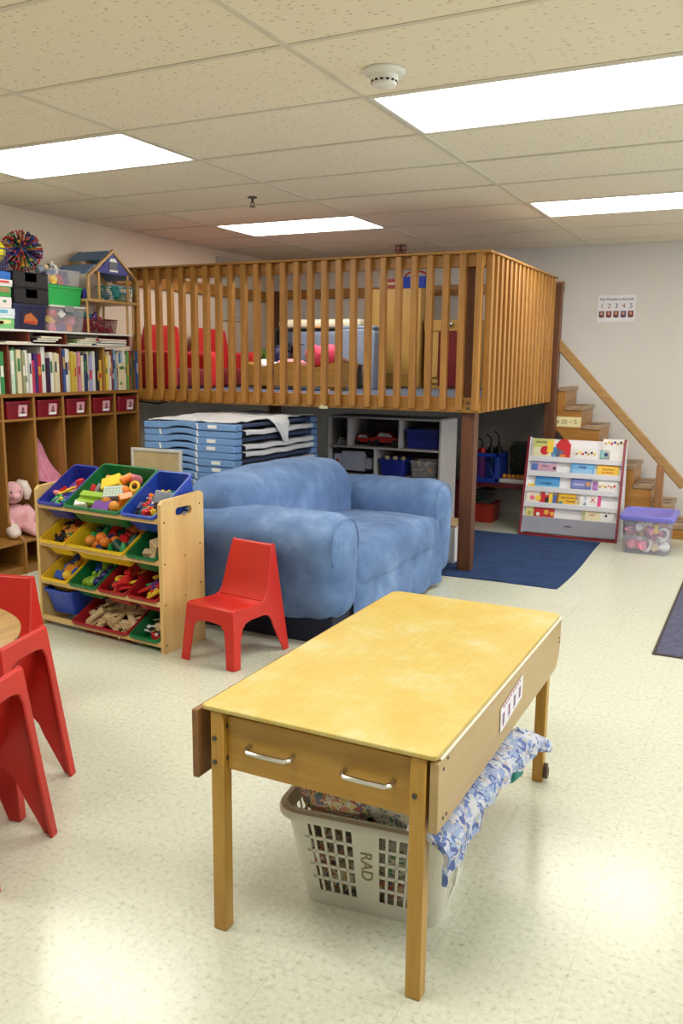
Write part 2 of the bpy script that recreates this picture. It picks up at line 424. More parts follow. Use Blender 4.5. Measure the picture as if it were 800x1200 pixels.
# ------------------------------------------------------------------ drop-leaf table
YEL = None
def table_top_mat():
    m, nt, b = newmat('worn_yellow_laminate')
    v = coords(nt); f = noisetex(nt, v, 5.5, 6, .72); g = noisetex(nt, coords(nt, (30, 2, 5)), 3, 4)
    c = ramp(nt, f, [(.36, lin((204, 172, 80))), (.52, lin((206, 182, 100))), (.63, lin((208, 192, 126))), (.74, lin((208, 200, 156)))])
    mx = nt.nodes.new('ShaderNodeMix'); mx.data_type = 'RGBA'; mx.blend_type = 'MULTIPLY'; mx.inputs['Factor'].default_value = .35
    nt.links.new(c, mx.inputs[6]); nt.links.new(ramp(nt, g, [(.3, (.82, .78, .68)), (.6, (1, 1, 1))]), mx.inputs[7])
    nt.links.new(mx.outputs[2], b.inputs['Base Color']); b.inputs['Roughness'].default_value = .42
    return m
TX, TY, TW, TL, TZ = -.852, 2.152, .595, 1.17, .585
t = thing('drop_leaf_table', 'yellow-topped wooden drop-leaf table with a drawer, in the middle of the floor', 'table', (TX, TY, 0))
TOPM = table_top_mat()
TWx = wood('honey_maple', (202, 156, 66), (176, 126, 42), 'x', .4, knots=.1); TWy = wood('honey_maple', (202, 156, 66), (176, 126, 42), 'y', .4); TWz = wood('honey_maple', (202, 156, 66), (176, 126, 42), 'z', .4)
LEAFM = wood('bleached_leaf', (196, 168, 118), (178, 146, 94), 'y', .45, .6)
EDGE = wood('dark_edge', (150, 104, 56), (112, 74, 38), 'y', .5)
STEEL = plain('brushed_steel', (200, 198, 192), .28, 1, var=.04); BOLT = plain('bolt_metal', (92, 92, 84), .4, .8)
hw, hl = TW/2, TL/2
m = MB(); out = []
for sx, sy, a0 in ((1, -1, -90), (1, 1, 0), (-1, 1, 90), (-1, -1, 180)):
    r = .028 if sy > 0 else .012
    for k in range(6):
        a = math.radians(a0+18*k); out.append((sx*(hw-r)+r*math.cos(a), sy*(hl-r)+r*math.sin(a)))
m.prism(out, TZ-.011, TZ, 'z'); bevel(obj('tabletop', m, TOPM, t), .0025)
m = MB(); m.box(-hw+.03, -hl+.03, TZ-.022, hw-.03, hl-.03, TZ-.0112); obj('sub_top', m, TWy, t)
lw = .036
for sx in (-1, 1):
    for sy in (-1, 1):
        m = MB(); x = sx*(hw-.042); y = sy*(hl-.022)
        tz = TZ-.0115
        m.box(x-lw/2, y-lw/2, 0, x+lw/2, y+lw/2, tz, .0025)
        lg = obj('leg', m, TWz, t)
        if sy < 0:
            for zz in (.49, .43)[:2 if sx < 0 else 1]:
                m = MB(); m.cyl((x-.006, y-lw/2+.001, zz+(.015 if sx < 0 else -.005)), (x-.006, y-lw/2-.003, zz+(.015 if sx < 0 else -.005)), .006); obj('bolt', m, BOLT, lg)
            if sx < 0:
                for zz in (.535, .455):
                    m = MB(); m.cyl((x+lw/2-.001, y, zz), (x+lw/2+.003, y, zz), .006); obj('bolt', m, BOLT, lg)
        elif sx > 0:
            m = MB(); m.cyl((x+lw/2, y, .05), (x+lw/2+.012, y, .05), .014); m.cyl((x+lw/2+.002, y, .03), (x+lw/2+.014, y, .03), .02, n=16); obj('caster', m, plain('brown_rubber', (84, 66, 52), .6), lg)
# aprons
m = MB(); m.box(-hw+.04, -hl+.05, .415, -hw+.055, hl-.05, TZ-.0225); m.box(hw-.055, -hl+.05, .415, hw-.04, hl-.05, TZ-.0225); m.box(-hw+.061, hl-.06, .415, hw-.061, hl-.045, TZ-.0225)
obj('apron', m, TWy, t)
m = MB(); m.box(-hw+.0605, -hl+.022, .425, hw-.0605, -hl+.04, TZ-.024, .002); dr = obj('drawer', m, TWx, t)
for x in (-.115, .135):
    m = MB(); y = -hl+.022
    m.tube([(x-.058, y, .497), (x-.058, y-.018, .495), (x-.048, y-.028, .494), (x, y-.03, .494), (x+.048, y-.028, .494), (x+.058, y-.018, .495), (x+.058, y, .497)], .0062, 8); obj('handle', m, STEEL, dr)
# leaves (hanging)
for sx in (-1, 1):
    m = MB(); x0 = sx*(hw-.016); x1 = sx*(hw+.004)
    top = TZ-.016
    if sx > 0:
        y0, y1 = -hl+.004, hl-.006
        m.prism([(y0, top), (y1, top), (y1, top-.075), (y1-.012, top-.118), (y1-.05, .412), (y0, .408)], x0, x1, 'x')
    else: m.prism([(-hl-.002, top), (hl-.01, top), (hl-.01, .405), (-hl-.002, .395)], sx*(hw+.026), sx*(hw+.008), 'x')
    lf = bevel(obj('drop_leaf', m, LEAFM if sx > 0 else EDGE, t), .003)
    if sx > 0:
        m = MB(); m.box(hw-.006, -hl+.02, top+.0005, hw+.0055, hl-.004, top+.005, .001); obj('hinge_strip', m, plain('white_strip', (236, 230, 214), .4, var=.03), lf)
        m = MB()
        for yy, zz in ((-hl+.035, .545), (-hl+.06, .56), (-hl+.04, .43), (-hl+.06, .43), (hl-.03, .51), (hl-.025, .495)): m.cyl((hw+.003, yy, zz), (hw+.0055, yy, zz), .004, n=10)
        obj('screws', m, BOLT, lf)
s = thing('label_sheet', 'white printed sheet with small pictures taped to the drop leaf', 'sign', (TX+hw+.0055, 2.132, .508))
m = MB(); m.prism([(-.107, .012), (.107, .035), (.105, -.030), (-.104, -.055)], 0, .0012, 'x'); obj('sheet', m, PAPER, s)
PK = plain('pink_print', (200, 140, 165), .8)
m = MB()
for k in range(8): m.box(.0012, -.085+.022*k, .006+.0024*k, .0018, -.085+.022*k+.015, .013+.0024*k)
for k in range(3): m.box(.0012, -.08+.05*k, -.046+.0054*k, .0018, -.076+.05*k, -.03+.0054*k)
obj('printed_words', m, PK, s)
m = MB()
for k in range(4):
    y = -.08+.052*k; z = -.022+.0056*k
    m.box(.0012, y-.012, z-.016, .0018, y+.012, z+.016); m.mi = 1; m.box(.0018, y-.005, z-.014, .0021, y+.004, z+.004); m.ball((.0018, y, z+.009), (.0006, .006, .006)); m.mi = 0
obj('pictures', m, [plain('lilac_print', (214, 190, 214), .8), plain('dark_figure_print', (110, 84, 100), .8)], s)

# ------------------------------------------------------------------ laundry basket
BW = plain('off_white_plastic', (226, 222, 208), .4, var=.04)
BM = Tm(-.824, 1.950, 0) @ Rm(math.radians(7), 4, 'Z')
bk = thing('laundry_basket', 'off-white slotted plastic laundry basket under the yellow table', 'laundry basket', M=BM)
def rr_ring(hx, hy, r, z, n=5):
    o = []
    for sx, sy, a0 in ((1, -1, -90), (1, 1, 0), (-1, 1, 90), (-1, -1, 180)):
        for k in range(n):
            a = math.radians(a0+90*k/(n-1)); o.append((sx*(hx-r)+r*math.cos(a), sy*(hy-r)+r*math.sin(a), z))
    return o
bx0, by0, bx1, by1, bh = .185, .155, .225, .205, .285   # half sizes at bottom / top
def bs(z): q = z/bh; return bx0+(bx1-bx0)*q, by0+(by1-by0)*q
m = MB()
def band(z0, z1, th=.004):
    a = bs(z0); b_ = bs(z1)
    m.loft([rr_ring(*a, .05, z0), rr_ring(*b_, .05, z1), rr_ring(b_[0]-th, b_[1]-th, .047, z1), rr_ring(a[0]-th, a[1]-th, .047, z0), rr_ring(*a, .05, z0)], cap=False)
m.loft([rr_ring(bx0, by0, .05, 0), rr_ring(bx0, by0, .05, .006)])
band(0, .045); band(.245, bh)
for k in range(1, 5): band(.045+k*.04-.005, .045+k*.04+.004)
def wallpt(side, u, z, off=0):
    hx, hy = bs(z)
    if side in (0, 1): return (u*(hx-.05)/1.0, (-1 if side == 0 else 1)*(hy-off), z)
    return ((-1 if side == 2 else 1)*(hx-off), u*(hy-.05), z)
for side in range(4):
    n = 12 if side < 2 else 10
    for k in range(n+1):
        u = -1+2*k/n; w_ = .09 if k in (0, n) else .022
        mid = n//2 == k
        if mid: w_ = .21
        def q(u, z, off, e=-.0015 if mid else 0): return wallpt(side, u, z, off+e)
        m.loft([[q(u-w_, .04, 0), q(u+w_, .04, 0), q(u+w_, .04, .004), q(u-w_, .04, .004)], [q(u-w_, .25, 0), q(u+w_, .25, 0), q(u+w_, .25, .004), q(u-w_, .25, .004)]])
for sx, sy, a0 in ((1, -1, -90), (1, 1, 0), (-1, 1, 90), (-1, -1, 180)):   # solid corners
    ra = []
    for z in (.04, .25):
        hx, hy = bs(z)
        o = [(sx*(hx-.05)+.05*math.cos(math.radians(a0+15*k)), sy*(hy-.05)+.05*math.sin(math.radians(a0+15*k)), z) for k in range(7)]
        i_ = [(sx*(hx-.05)+.046*math.cos(math.radians(a0+15*k)), sy*(hy-.05)+.046*math.sin(math.radians(a0+15*k)), z) for k in range(7)]
        ra.append(o+i_[::-1])
    m.loft(ra)
obj('slotted_tub', m, BW, bk)
m = MB(); hx, hy = bs(bh)
def dipring(o, z): return [(x*o, y*o, z-.018*math.exp(-((x/.1)**2))*(1 if abs(y) > hy*.8 else 0)+.012*math.exp(-((y/.1)**2))*(1 if abs(x) > hx*.8 else 0)) for x, y, _ in rr_ring(hx, hy, .06, 0, 9)]
m.loft([dipring(.985, bh-.004), dipring(1.06, bh-.006), dipring(1.075, bh-.016), dipring(1.07, bh-.026), dipring(1.055, bh-.024), dipring(1.05, bh-.012), dipring(.985, bh-.012), dipring(.985, bh-.004)], cap=False)
obj('rim', m, BW, bk)
mk = Tm(.0, -bs(.15)[1]-.0025, .15) @ Rm(PI/2+.175, 4, 'X') @ Rm(-PI/2, 4, 'Z')
text('marker_letters', 'RAD', .044, plain('faint_marker', (150, 140, 84), .6), bk, mk)
# what lies in the basket
PF = [print_fabric('print_multicolour', [(216, 210, 190), (120, 140, 110), (214, 150, 120), (236, 228, 206), (130, 136, 160), (190, 100, 90), (226, 206, 140)], 75),
      print_fabric('print_grey_stripe', [(150, 140, 120), (110, 104, 96), (205, 196, 176), (176, 120, 100)], 80),
      print_fabric('print_violet', [(70, 62, 130), (120, 116, 190), (205, 205, 225), (52, 50, 90)], 34),
      print_fabric('print_green', [(120, 150, 90), (220, 214, 190), (90, 120, 80), (214, 196, 130)], 38),
      print_fabric('print_floral_cream', [(236, 232, 216), (220, 212, 190), (120, 134, 160), (120, 160, 130), (236, 222, 204)], 70)]
def lump(seed, amp=.022, s=9):
    return lambda p, n: p+n*(amp*nz(p, s, seed)+amp*.5*nz(p, s*2.4, seed+3))
CL = [('lower', -.02, 0, .045, .165, .14, .055, 0, 'mixed-print fabric filling the bottom of the laundry basket'),
      ('a', -.115, -.06, .16, .075, .08, .075, 1, 'grey striped cloth at the left end of the laundry basket'),
      ('b', .045, -.075, .15, .075, .07, .07, 4, 'cream floral cloth in the middle of the laundry basket front'),
      ('c', .145, .0, .17, .055, .13, .08, 2, 'violet-blue patterned cloth at the right side of the laundry basket'),
      ('d', -.06, .08, .165, .1, .07, .08, 3, 'green and cream printed cloth at the back of the laundry basket'),
      ('e', -.085, -.095, .300, .105, .09, .05, 0, 'multicoloured print cloth heaped at the top left of the laundry basket'),
      ('f', .065, -.09, .306, .095, .095, .05, 4, 'white floral cloth heaped at the top front of the laundry basket')]
for k, (n_, x, y, z, a, b_, c, mi, lb) in enumerate(CL):
    m = MB(); m.soft(-a, -b_, -c, a, b_, c, min(a, b_, c)*.95, 16, lump(k+1))
    tag(obj('folded_cloth', m, PF[mi], None, BM @ Tm(x, y, z)), lb, 'cloth', 'clothes in the laundry basket')
# blue floral quilt hanging off the right side of the basket
QM = print_fabric('blue_floral_quilt', [(104, 126, 184), (196, 202, 218), (150, 166, 204), (206, 206, 212), (90, 106, 164), (186, 180, 178), (160, 176, 210), (206, 208, 216)], 62)
HEM = [(0, .285), (.2, .322), (.48, .343), (.6, .335), (.78, .318), (1, .280)]
def lerp_tab(t, u):
    for (a, p), (b, q) in zip(t, t[1:]):
        if u <= b: return p+(q-p)*(u-a)/(b-a)
    return t[-1][1]
def quilt(u, v):
    # u along the table (front -> back), v from the basket heap down to the hem
    y = 1.585+.785*u+.02*math.sin(v*3)*u
    hz = lerp_tab(HEM, u)+.006*math.sin(u*24); hx = -.538+.040*u*u
    tz = .392 if u < .78 else .392+(.292-.392)*((u-.78)/.22)
    tx = -.625 if u < .6 else -.625+.07*min(1, (u-.6)/.18)+.045*max(0, (u-.78)/.22)
    k = min(1, v*1.5); x = tx+(hx-tx)*math.sin(k*PI/2)
    z = tz+(hz-tz)*v**1.7
    x += .008*nz((u*11, v*4, 1), 1.3, 4)*k+.005*math.sin(u*44+v*4)*v; z += .006*nz((u*10, v*6, 2), 1.2, 9)
    return (x, y, z)
m = MB(); m.sheet(quilt, 60, 16, .012)
tag(obj('floral_quilt', m, QM), 'blue and white floral quilt hanging out of the basket along the table side', 'quilt')
m = MB(); m.soft(-.018, -.04, -.035, .022, .045, .04, .018, 12, lump(31, .008, 20))
tag(obj('teal_cloth', m, fabric('teal_knit', (52, 140, 128)), None, Tm(-.565, 2.235, .262)), 'small teal cloth dangling below the floral quilt', 'cloth')

# ------------------------------------------------------------------ red moulded chairs
RED = plain('red_moulded_plastic', (198, 42, 32), .34, var=.10, scale=4, spec=.45)
def make_chair(label, group='red moulded chairs'):
    t = thing('childs_chair', label, 'chair', group=group)
    hx = lambda z: .143+.022*max(0, (.275-z)/.275) if z < .275 else .143-.018*(z-.275)/.245
    th = .011
    prof = [(-.165, .262), (-.158, .274), (-.14, .279), (-.05, .268), (.03, .264), (.062, .272), (.082, .296), (.1, .36), (.125, .45), (.148, .525), (.16, .532)]
    def strip(pr, inset=.006):
        m = MB(); rings = []
        for k, (y, z) in enumerate(pr):
            a = Vector((pr[min(k+1, len(pr)-1)][0]-pr[max(k-1, 0)][0], pr[min(k+1, len(pr)-1)][1]-pr[max(k-1, 0)][1])).normalized()
            ny, nz_ = a.y, -a.x; w_ = hx(z)-.003
            rings.append([(-w_, y, z), (w_, y, z), (w_, y+ny*th, z+nz_*th), (-w_, y+ny*th, z+nz_*th)])
        m.loft(rings); return m
    bevel(obj('seat', strip(prof[:6]), RED, t), .003); bevel(obj('backrest', strip(prof[5:]), RED, t), .003)
    side = [(-.185, 0), (-.137, 0), (-.122, .13), (-.108, .175), (-.08, .2), (-.04, .207), (.055, .207), (.085, .2), (.108, .175), (.125, .13), (.188, 0), (.228, 0),
            (.205, .2), (.182, .4), (.17, .525), (.16, .535), (.147, .53), (.122, .45), (.1, .37), (.082, .305), (.06, .278), (.03, .27), (-.05, .272), (-.14, .281), (-.162, .275)]
    for sx in (-1, 1):
        m = MB(); n = len(side)
        vs = [(sx*hx(z), y, z) for y, z in side]+[(sx*(hx(z)-th), y, z) for y, z in side]
        m.add(vs, [list(range(n)), list(range(n, 2*n))[::-1]]+[[k, (k+1) % n, n+(k+1) % n, n+k] for k in range(n)])
        bevel(obj('side_leg_panel', m, RED, t, angle=35), .004, 2, 50)
    def panel(name, outline, yf, dirn):
        m = MB(); n = len(outline)
        vs = [(x, yf(z), z) for x, z in outline]+[(x, yf(z)+dirn*th, z) for x, z in outline]
        m.add(vs, [list(range(n)), list(range(n, 2*n))[::-1]]+[[k, (k+1) % n, n+(k+1) % n, n+k] for k in range(n)])
        bevel(obj(name, m, RED, t, angle=35), .004, 2, 50)
    H_ = [(-hx(0), 0), (-hx(0)+.05, 0), (-.1, .13), (-.092, .175), (-.07, .198), (-.03, .204)]
    fr = H_+[(-x, z) for x, z in H_[::-1]]+[(hx(.27), .272), (-hx(.27), .272)]
    panel('front_leg_panel', fr, lambda z: -.185+.022*z/.27, 1)
    B_ = [(-hx(0), 0), (-hx(0)+.034, 0), (-hx(.2)+.034, .2), (-hx(.43)+.032, .43), (-.085, .462), (-.05, .47)]
    br = B_+[(-x, z) for x, z in B_[::-1]]+[(hx(.1), .1), (hx(.275), .275), (hx(.53), .528), (-hx(.53), .528), (-hx(.275), .275), (-hx(.1), .1)]
    panel('rear_leg_panel', br, lambda z: .228-.058*z/.525, -1)
    return t
ch = make_chair('red plastic childs chair beside the blue sofa')
ch.location = (-2.205, 3.275, 0); ch.rotation_euler = (0, 0, math.radians(-7))
def put_chair(x, y, face, lb):
    c = copy_tree(ch); c['label'] = lb; c.location = (x, y, 0); c.rotation_euler = (0, 0, math.radians(face)+PI/2); return c
# face: compass angle (deg) the chair looks towards
put_chair(-2.66, 2.235, -74, 'red plastic chair on the far side of the round table, its backrest front in view')
put_chair(-2.19, 1.81, 194, 'red plastic chair at the right side of the round table, seen from behind')
put_chair(-1.96, 1.495, 196, 'red plastic chair nearest the camera, cut by the left edge of the photo')
# round table
t = thing('round_table', 'round wood-grain childrens table at the left edge with a dark rim', 'table', (-2.52, 1.66, 0))
m = MB(); m.lathe([(.0001, .482), (.452, .482), (.462, .487), (.464, .496), (.458, .501), (.0001, .501)], n=64)
obj('tabletop', m, wood('walnut_laminate', (196, 160, 98), (150, 112, 62), 'y', .4, .8), t)
m = MB(); m.lathe([(.448, .45), (.456, .45), (.456, .4815), (.448, .4815)], n=64); obj('apron_rim', m, BLK, t)
for k in range(4):
    a = PI/4+k*PI/2; m = MB(); m.cyl((.17*math.cos(a), .17*math.sin(a), .482), (.25*math.cos(a), .25*math.sin(a), 0), .016); obj('leg', m, MATS['dull_metal'], t)

# ------------------------------------------------------------------ blue slip-covered loveseat
def denim_mat():
    m, nt, b = newmat('faded_denim')
    v = coords(nt); f = noisetex(nt, v, 3.2, 5, .65); w_ = noisetex(nt, v, 260, 2)
    nt.links.new(ramp(nt, f, [(.3, lin((78, 102, 146))), (.55, lin((104, 132, 176))), (.78, lin((146, 172, 210)))]), b.inputs['Base Color'])
    b.inputs['Roughness'].default_value = .95; b.inputs['Specular IOR Level'].default_value = .15; b.inputs['Sheen Weight'].default_value = .08
    n2 = nt.nodes.new('ShaderNodeTexNoise'); n2.inputs['Scale'].default_value = 4.2; n2.inputs['Detail'].default_value = 1.5; n2.inputs['Distortion'].default_value = .5
    nt.links.new(coords(nt, (1, .55, 1.2)), n2.inputs['Vector'])
    b1 = nt.nodes.new('ShaderNodeBump'); b1.inputs['Strength'].default_value = .5; b1.inputs['Distance'].default_value = .045; nt.links.new(n2.outputs['Fac'], b1.inputs['Height'])
    b2 = nt.nodes.new('ShaderNodeBump'); b2.inputs['Strength'].default_value = .2; b2.inputs['Distance'].default_value = .003; nt.links.new(w_, b2.inputs['Height'])
    nt.links.new(b1.outputs['Normal'], b2.inputs['Normal']); nt.links.new(b2.outputs['Normal'], b.inputs['Normal']); return m
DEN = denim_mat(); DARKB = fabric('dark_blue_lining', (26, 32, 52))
so = thing('loveseat', 'blue denim slip-covered loveseat with rolled arms behind the yellow table', 'sofa', (0, 0, 0))
SX0, SX1 = -2.76, -1.78
def wr(seed, a1=.010, s1=5, a2=.005, s2=13):
    def f(p, n):
        r = 1-abs(nz(p, s1*1.3, seed+5))*2
        return p+n*(a1*nz(p, s1, seed)+a2*nz(p, s2, seed+1)+a2*1.4*max(0, r-.55))
    return f
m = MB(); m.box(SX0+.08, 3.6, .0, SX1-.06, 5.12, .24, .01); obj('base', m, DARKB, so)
def arm(y0, y1, sgn):
    fn = wr(3 if sgn < 0 else 7, .007, 5, .0035, 13)
    yc = (y0+y1)/2
    def d(p, n):
        p = fn(p, n)
        roll = math.exp(-((p.z-.52)/.13)**2)
        p.y = yc+(p.y-yc)*(1+.13*roll-.05*(1-min(1, p.z/.5)))
        if p.z < .35: p.y += sgn*.012*math.sin(p.x*14)*(.35-p.z)/.25; 
        p.z -= .03*max(0, (-2.25-p.x))*1.0
        return p
    m = MB(); m.soft(SX0+.04, y0, .105 if sgn < 0 else .02, SX1, y1, .655, .135, 34, d)
    a = obj('arm', m, DEN, so, angle=80)
    m = MB(); pts = []
    for k in range(17):
        ang = math.radians(-40+k*(260/16)); pts.append((SX1-.034, yc+math.cos(ang)*.150, .495+math.sin(ang)*.142))
    m.tube(pts, .004, 6); obj('piping', m, DEN, a)
arm(3.53, 3.845, -1); arm(4.96, 5.26, 1)
fb = wr(21, .010, 3.5, .004, 11)
def dback(p, n):
    p = fb(p, n); yy = (p.y-4.3)/.75
    if p.z > .45: p.z += .035*(1-yy*yy)-.03+(.02 if p.y < 4.3 else 0)*0
    if p.z > .5: p.x += .06*(p.z-.5)*-1
    return p
m = MB(); m.soft(-2.77, 3.6, .15, -2.36, 4.985, .80, .15, 34, dback); bkq = obj('backrest', m, DEN, so, angle=80)
m = MB(); m.soft(-2.76, 4.86, .2, -2.4, 5.1, .64, .09, 22, wr(61)); obj('back_corner_wrap', m, DEN, so, angle=80)
def tuck(k): return wr(40+k, .006, 6, .003, 14)
fs = wr(33, .010, 5, .006, 12)
def dseat(p, n):
    p = fs(p, n); yy = (p.y-4.4)/.55
    if p.z > .36: p.z += .03*(1-yy*yy)+.012*math.sin((p.y*1.4+p.x*3.1)*5)*max(0, (p.x+2.3))
    return p
m = MB(); m.soft(-2.42, 3.8, .22, SX1+.006, 5.0, .45, .085, 34, dseat); obj('seat_cushion', m, DEN, so, angle=80)
def skirt(u, v):
    y = 3.80+1.18*u; z = .36-.335*v
    fold = .010*math.sin(u*26+1.3*v)+.008*nz((u*8, v*4, 3), 1, 2)
    if abs(u-.62) < .03: fold -= .014*(1-abs(u-.62)/.03)
    x = SX1-.010+fold*v*1.0+.010*v-.04*math.exp(-u*22)
    z += .012*math.sin(u*3)*v
    return (x, y, z)
m = MB(); m.sheet(skirt, 80, 10, .006); obj('front_skirt', m, DEN, so, angle=80)

# ------------------------------------------------------------------ cubby lockers with bookcase on top
CWy = wood('cubby_wood', (168, 120, 56), (138, 92, 38), 'y', .45, .5); CWz = wood('cubby_wood', (168, 120, 56), (138, 92, 38), 'z', .45, .5)
FX = -4.40; BXk = XL+.012
DV = [5.27-.265*k for k in range(7)]    # dividers, right to left
cub = thing('cubby_lockers', 'wooden cubby locker unit along the left wall below the bookcase', 'cubby unit', (0, 0, 0))
YL, YR = DV[-1], DV[0]
for k, y in enumerate(DV):
    m = MB(); pr = [(BXk, .0), (FX+.14, 0), (FX+.14, .205), (FX+.12, .235), (FX+.05, .27), (FX, .33), (FX, 1.14), (BXk, 1.14)]
    m.prism(pr, y-.009, y+.009, 'y'); bevel(obj('divider', m, CWz, cub), .002)
def board(name, x0, z0, x1, z1, mat=CWy):
    m = MB(); m.box(x0, YL-.009, z0, x1, YR+.009, z1, .002); return obj(name, m, mat, cub)
board('top_board', BXk, 1.1405, FX+.006, 1.163)
m = MB()
for k in range(6): m.box(BXk, DV[k+1]+.0095, .985, FX-.002, DV[k]-.0095, 1.0)
obj('bin_shelf', m, CWy, cub)
for k in range(6):
    m = MB(); m.box(BXk, DV[k+1]+.0095, .205, FX+.135, DV[k]-.0095, .222, .002); m.box(BXk+.02, DV[k+1]+.0095, .0, FX+.125, DV[k]-.0095, .05)
    obj('bench', m, CWy, cub)
m = MB(); m.box(BXk, YL, .0, BXk+.008, YR, 1.14); obj('back_panel', m, CWz, cub)
m = MB()
HK = plain('brass_hook', (180, 150, 90), .35, .9)
for k in range(6):
    yc = (DV[k]+DV[k+1])/2; m = MB(); m.tube([(BXk+.008, yc, .9), (BXk+.035, yc, .9), (BXk+.05, yc, .885), (BXk+.05, yc, .865), (BXk+.035, yc, .855)], .005, 6); obj('coat_hook', m, HK, cub)
BINR = plain('dark_red_bin', (128, 22, 34), .35, var=.06)
PINKPH = plain('photo_print_pink', (214, 160, 168), .6); CAPT = plain('caption_white', (240, 240, 240), .6, var=.02); SKIN = plain('photo_print_skin', (120, 80, 74), .7)
def red_bin(label, y, z, x, group):
    t = thing('red_bin', label, 'bin', (x, y, z), group=group)
    m = MB(); a, b_, h = .1, .15, .115
    o = [rr_ring(b_-.012, a-.012, .012, 0), rr_ring(b_, a, .014, h), rr_ring(b_-.005, a-.005, .012, h), rr_ring(b_-.017, a-.017, .01, .006)]
    m.loft([[(p[0]-b_, p[1], p[2]) for p in r] for r in o]); obj('tub', m, BINR, t)
    m = MB(); o = [rr_ring(b_+.006, a+.007, .016, h-.012), rr_ring(b_+.006, a+.007, .016, h), rr_ring(b_-.006, a-.006, .012, h), rr_ring(b_-.003, a-.003, .012, h-.012), rr_ring(b_+.006, a+.007, .016, h-.012)]
    m.loft([[(p[0]-b_, p[1], p[2]) for p in r] for r in o], cap=False); obj('rim', m, BINR, t)
    pl = MB(); Mx = Tm(.0005, .028, .05) @ Rm(.1, 4, 'Y')
    pl.M = Mx; pl.box(-.004, -.036, -.036, .0006, .036, .04); pl.mi = 1; pl.box(.0004, -.03, -.034, .0012, .03, -.018); pl.mi = 2; pl.ball((.0008, 0, .012), (.0008, .011, .014)); pl.ball((.0008, 0, -.01), (.0008, .017, .01))
    obj('photo_label', pl, [PINKPH, CAPT, SKIN], t); return t
POS = ['rightmost', 'second from the right', 'third from the right', 'fourth from the right', 'fifth from the right', 'sixth from the right']
for k in range(6):
    red_bin('dark red bin with photo, %s in the row under the books' % POS[k], (DV[k]+DV[k+1])/2, 1.0005, FX+.004, 'red bins in the top cubby row')
red_bin('dark red bin low under the cubby bench beside the toy rack', (DV[3]+DV[4])/2+.0, .0505, FX+.11, 'red bins low in the cubbies')

# plush rabbit and jacket in the cubbies
PLUSH = fabric('pink_plush', (240, 190, 196), (226, 168, 178), 14, weave=120, strength=.6); PLUSHW = fabric('white_plush', (240, 226, 218), None, 14, weave=120, strength=.6)
yb = 4.085
t = thing('plush_rabbit', 'pink plush rabbit slumped on the bench of a cubby', 'soft toy', (FX-.07, yb-.01, .2225), math.radians(-25))
t.scale = (.84, .84, .84)
soft = lambda s: (lambda p, n: p+n*(.008*nz(p, 14, s)))
m = MB(); m.soft(-.12, -.09, .0, .06, .09, .24, .08, 14, soft(1)); obj('body', m, PLUSH, t, angle=90)
m = MB(); m.ball((-.03, -.015, .335), (.095, .085, .09), 18); m.ball((.055, -.015, .315), (.03, .035, .028), 12); hd = obj('head', m, PLUSH, t, angle=90)
for sy in (-1, 1):
    m = MB(); m.tube([(-.04, -.015+sy*.05, .41), (-.0, -.015+sy*.085, .40), (.03, -.015+sy*.1, .34), (.035, -.015+sy*.09, .28)], [.03, .036, .034, .018], 10); obj('ear', m, PLUSHW, hd, angle=90)
    m = MB(); m.ball((.052, -.015+sy*.035, .35), .008, 8); obj('eye', m, BLK, hd)
    m = MB(); m.tube([(-.03, sy*.075, .2), (.05, sy*.1, .15), (.08, sy*.075, .1), (.075, sy*.05, .07)], [.045, .042, .04, .03], 12); obj('arm', m, PLUSH, t, angle=90)
    m = MB(); m.tube([(-.02, sy*.055, .06), (.08, sy*.07, .062), (.16, sy*.08, .055), (.215, sy*.085, .05), (.235, sy*.085, .06)], [.05, .055, .052, .045, .03], 12); obj('leg', m, PLUSH if sy > 0 else PLUSHW, t, angle=90)
def jacket(u, v):
    yc = 4.335; wv = .015+.1*v**.75
    a = (u-.5)*2
    return (FX-.22+.16*v+.03*math.cos(a*1.6)+.012*math.sin(u*23+v*3)*v, yc+a*wv+.012*math.sin(v*7)+.02*v, .9-.37*v+.04*abs(a)*v)
m = MB(); m.sheet(jacket, 26, 20, .012)
tag(obj('pink_jacket', m, fabric('pink_fleece', (226, 150, 172), (205, 120, 148), 10), angle=80), 'pink jacket hanging on a hook in a cubby', 'jacket')

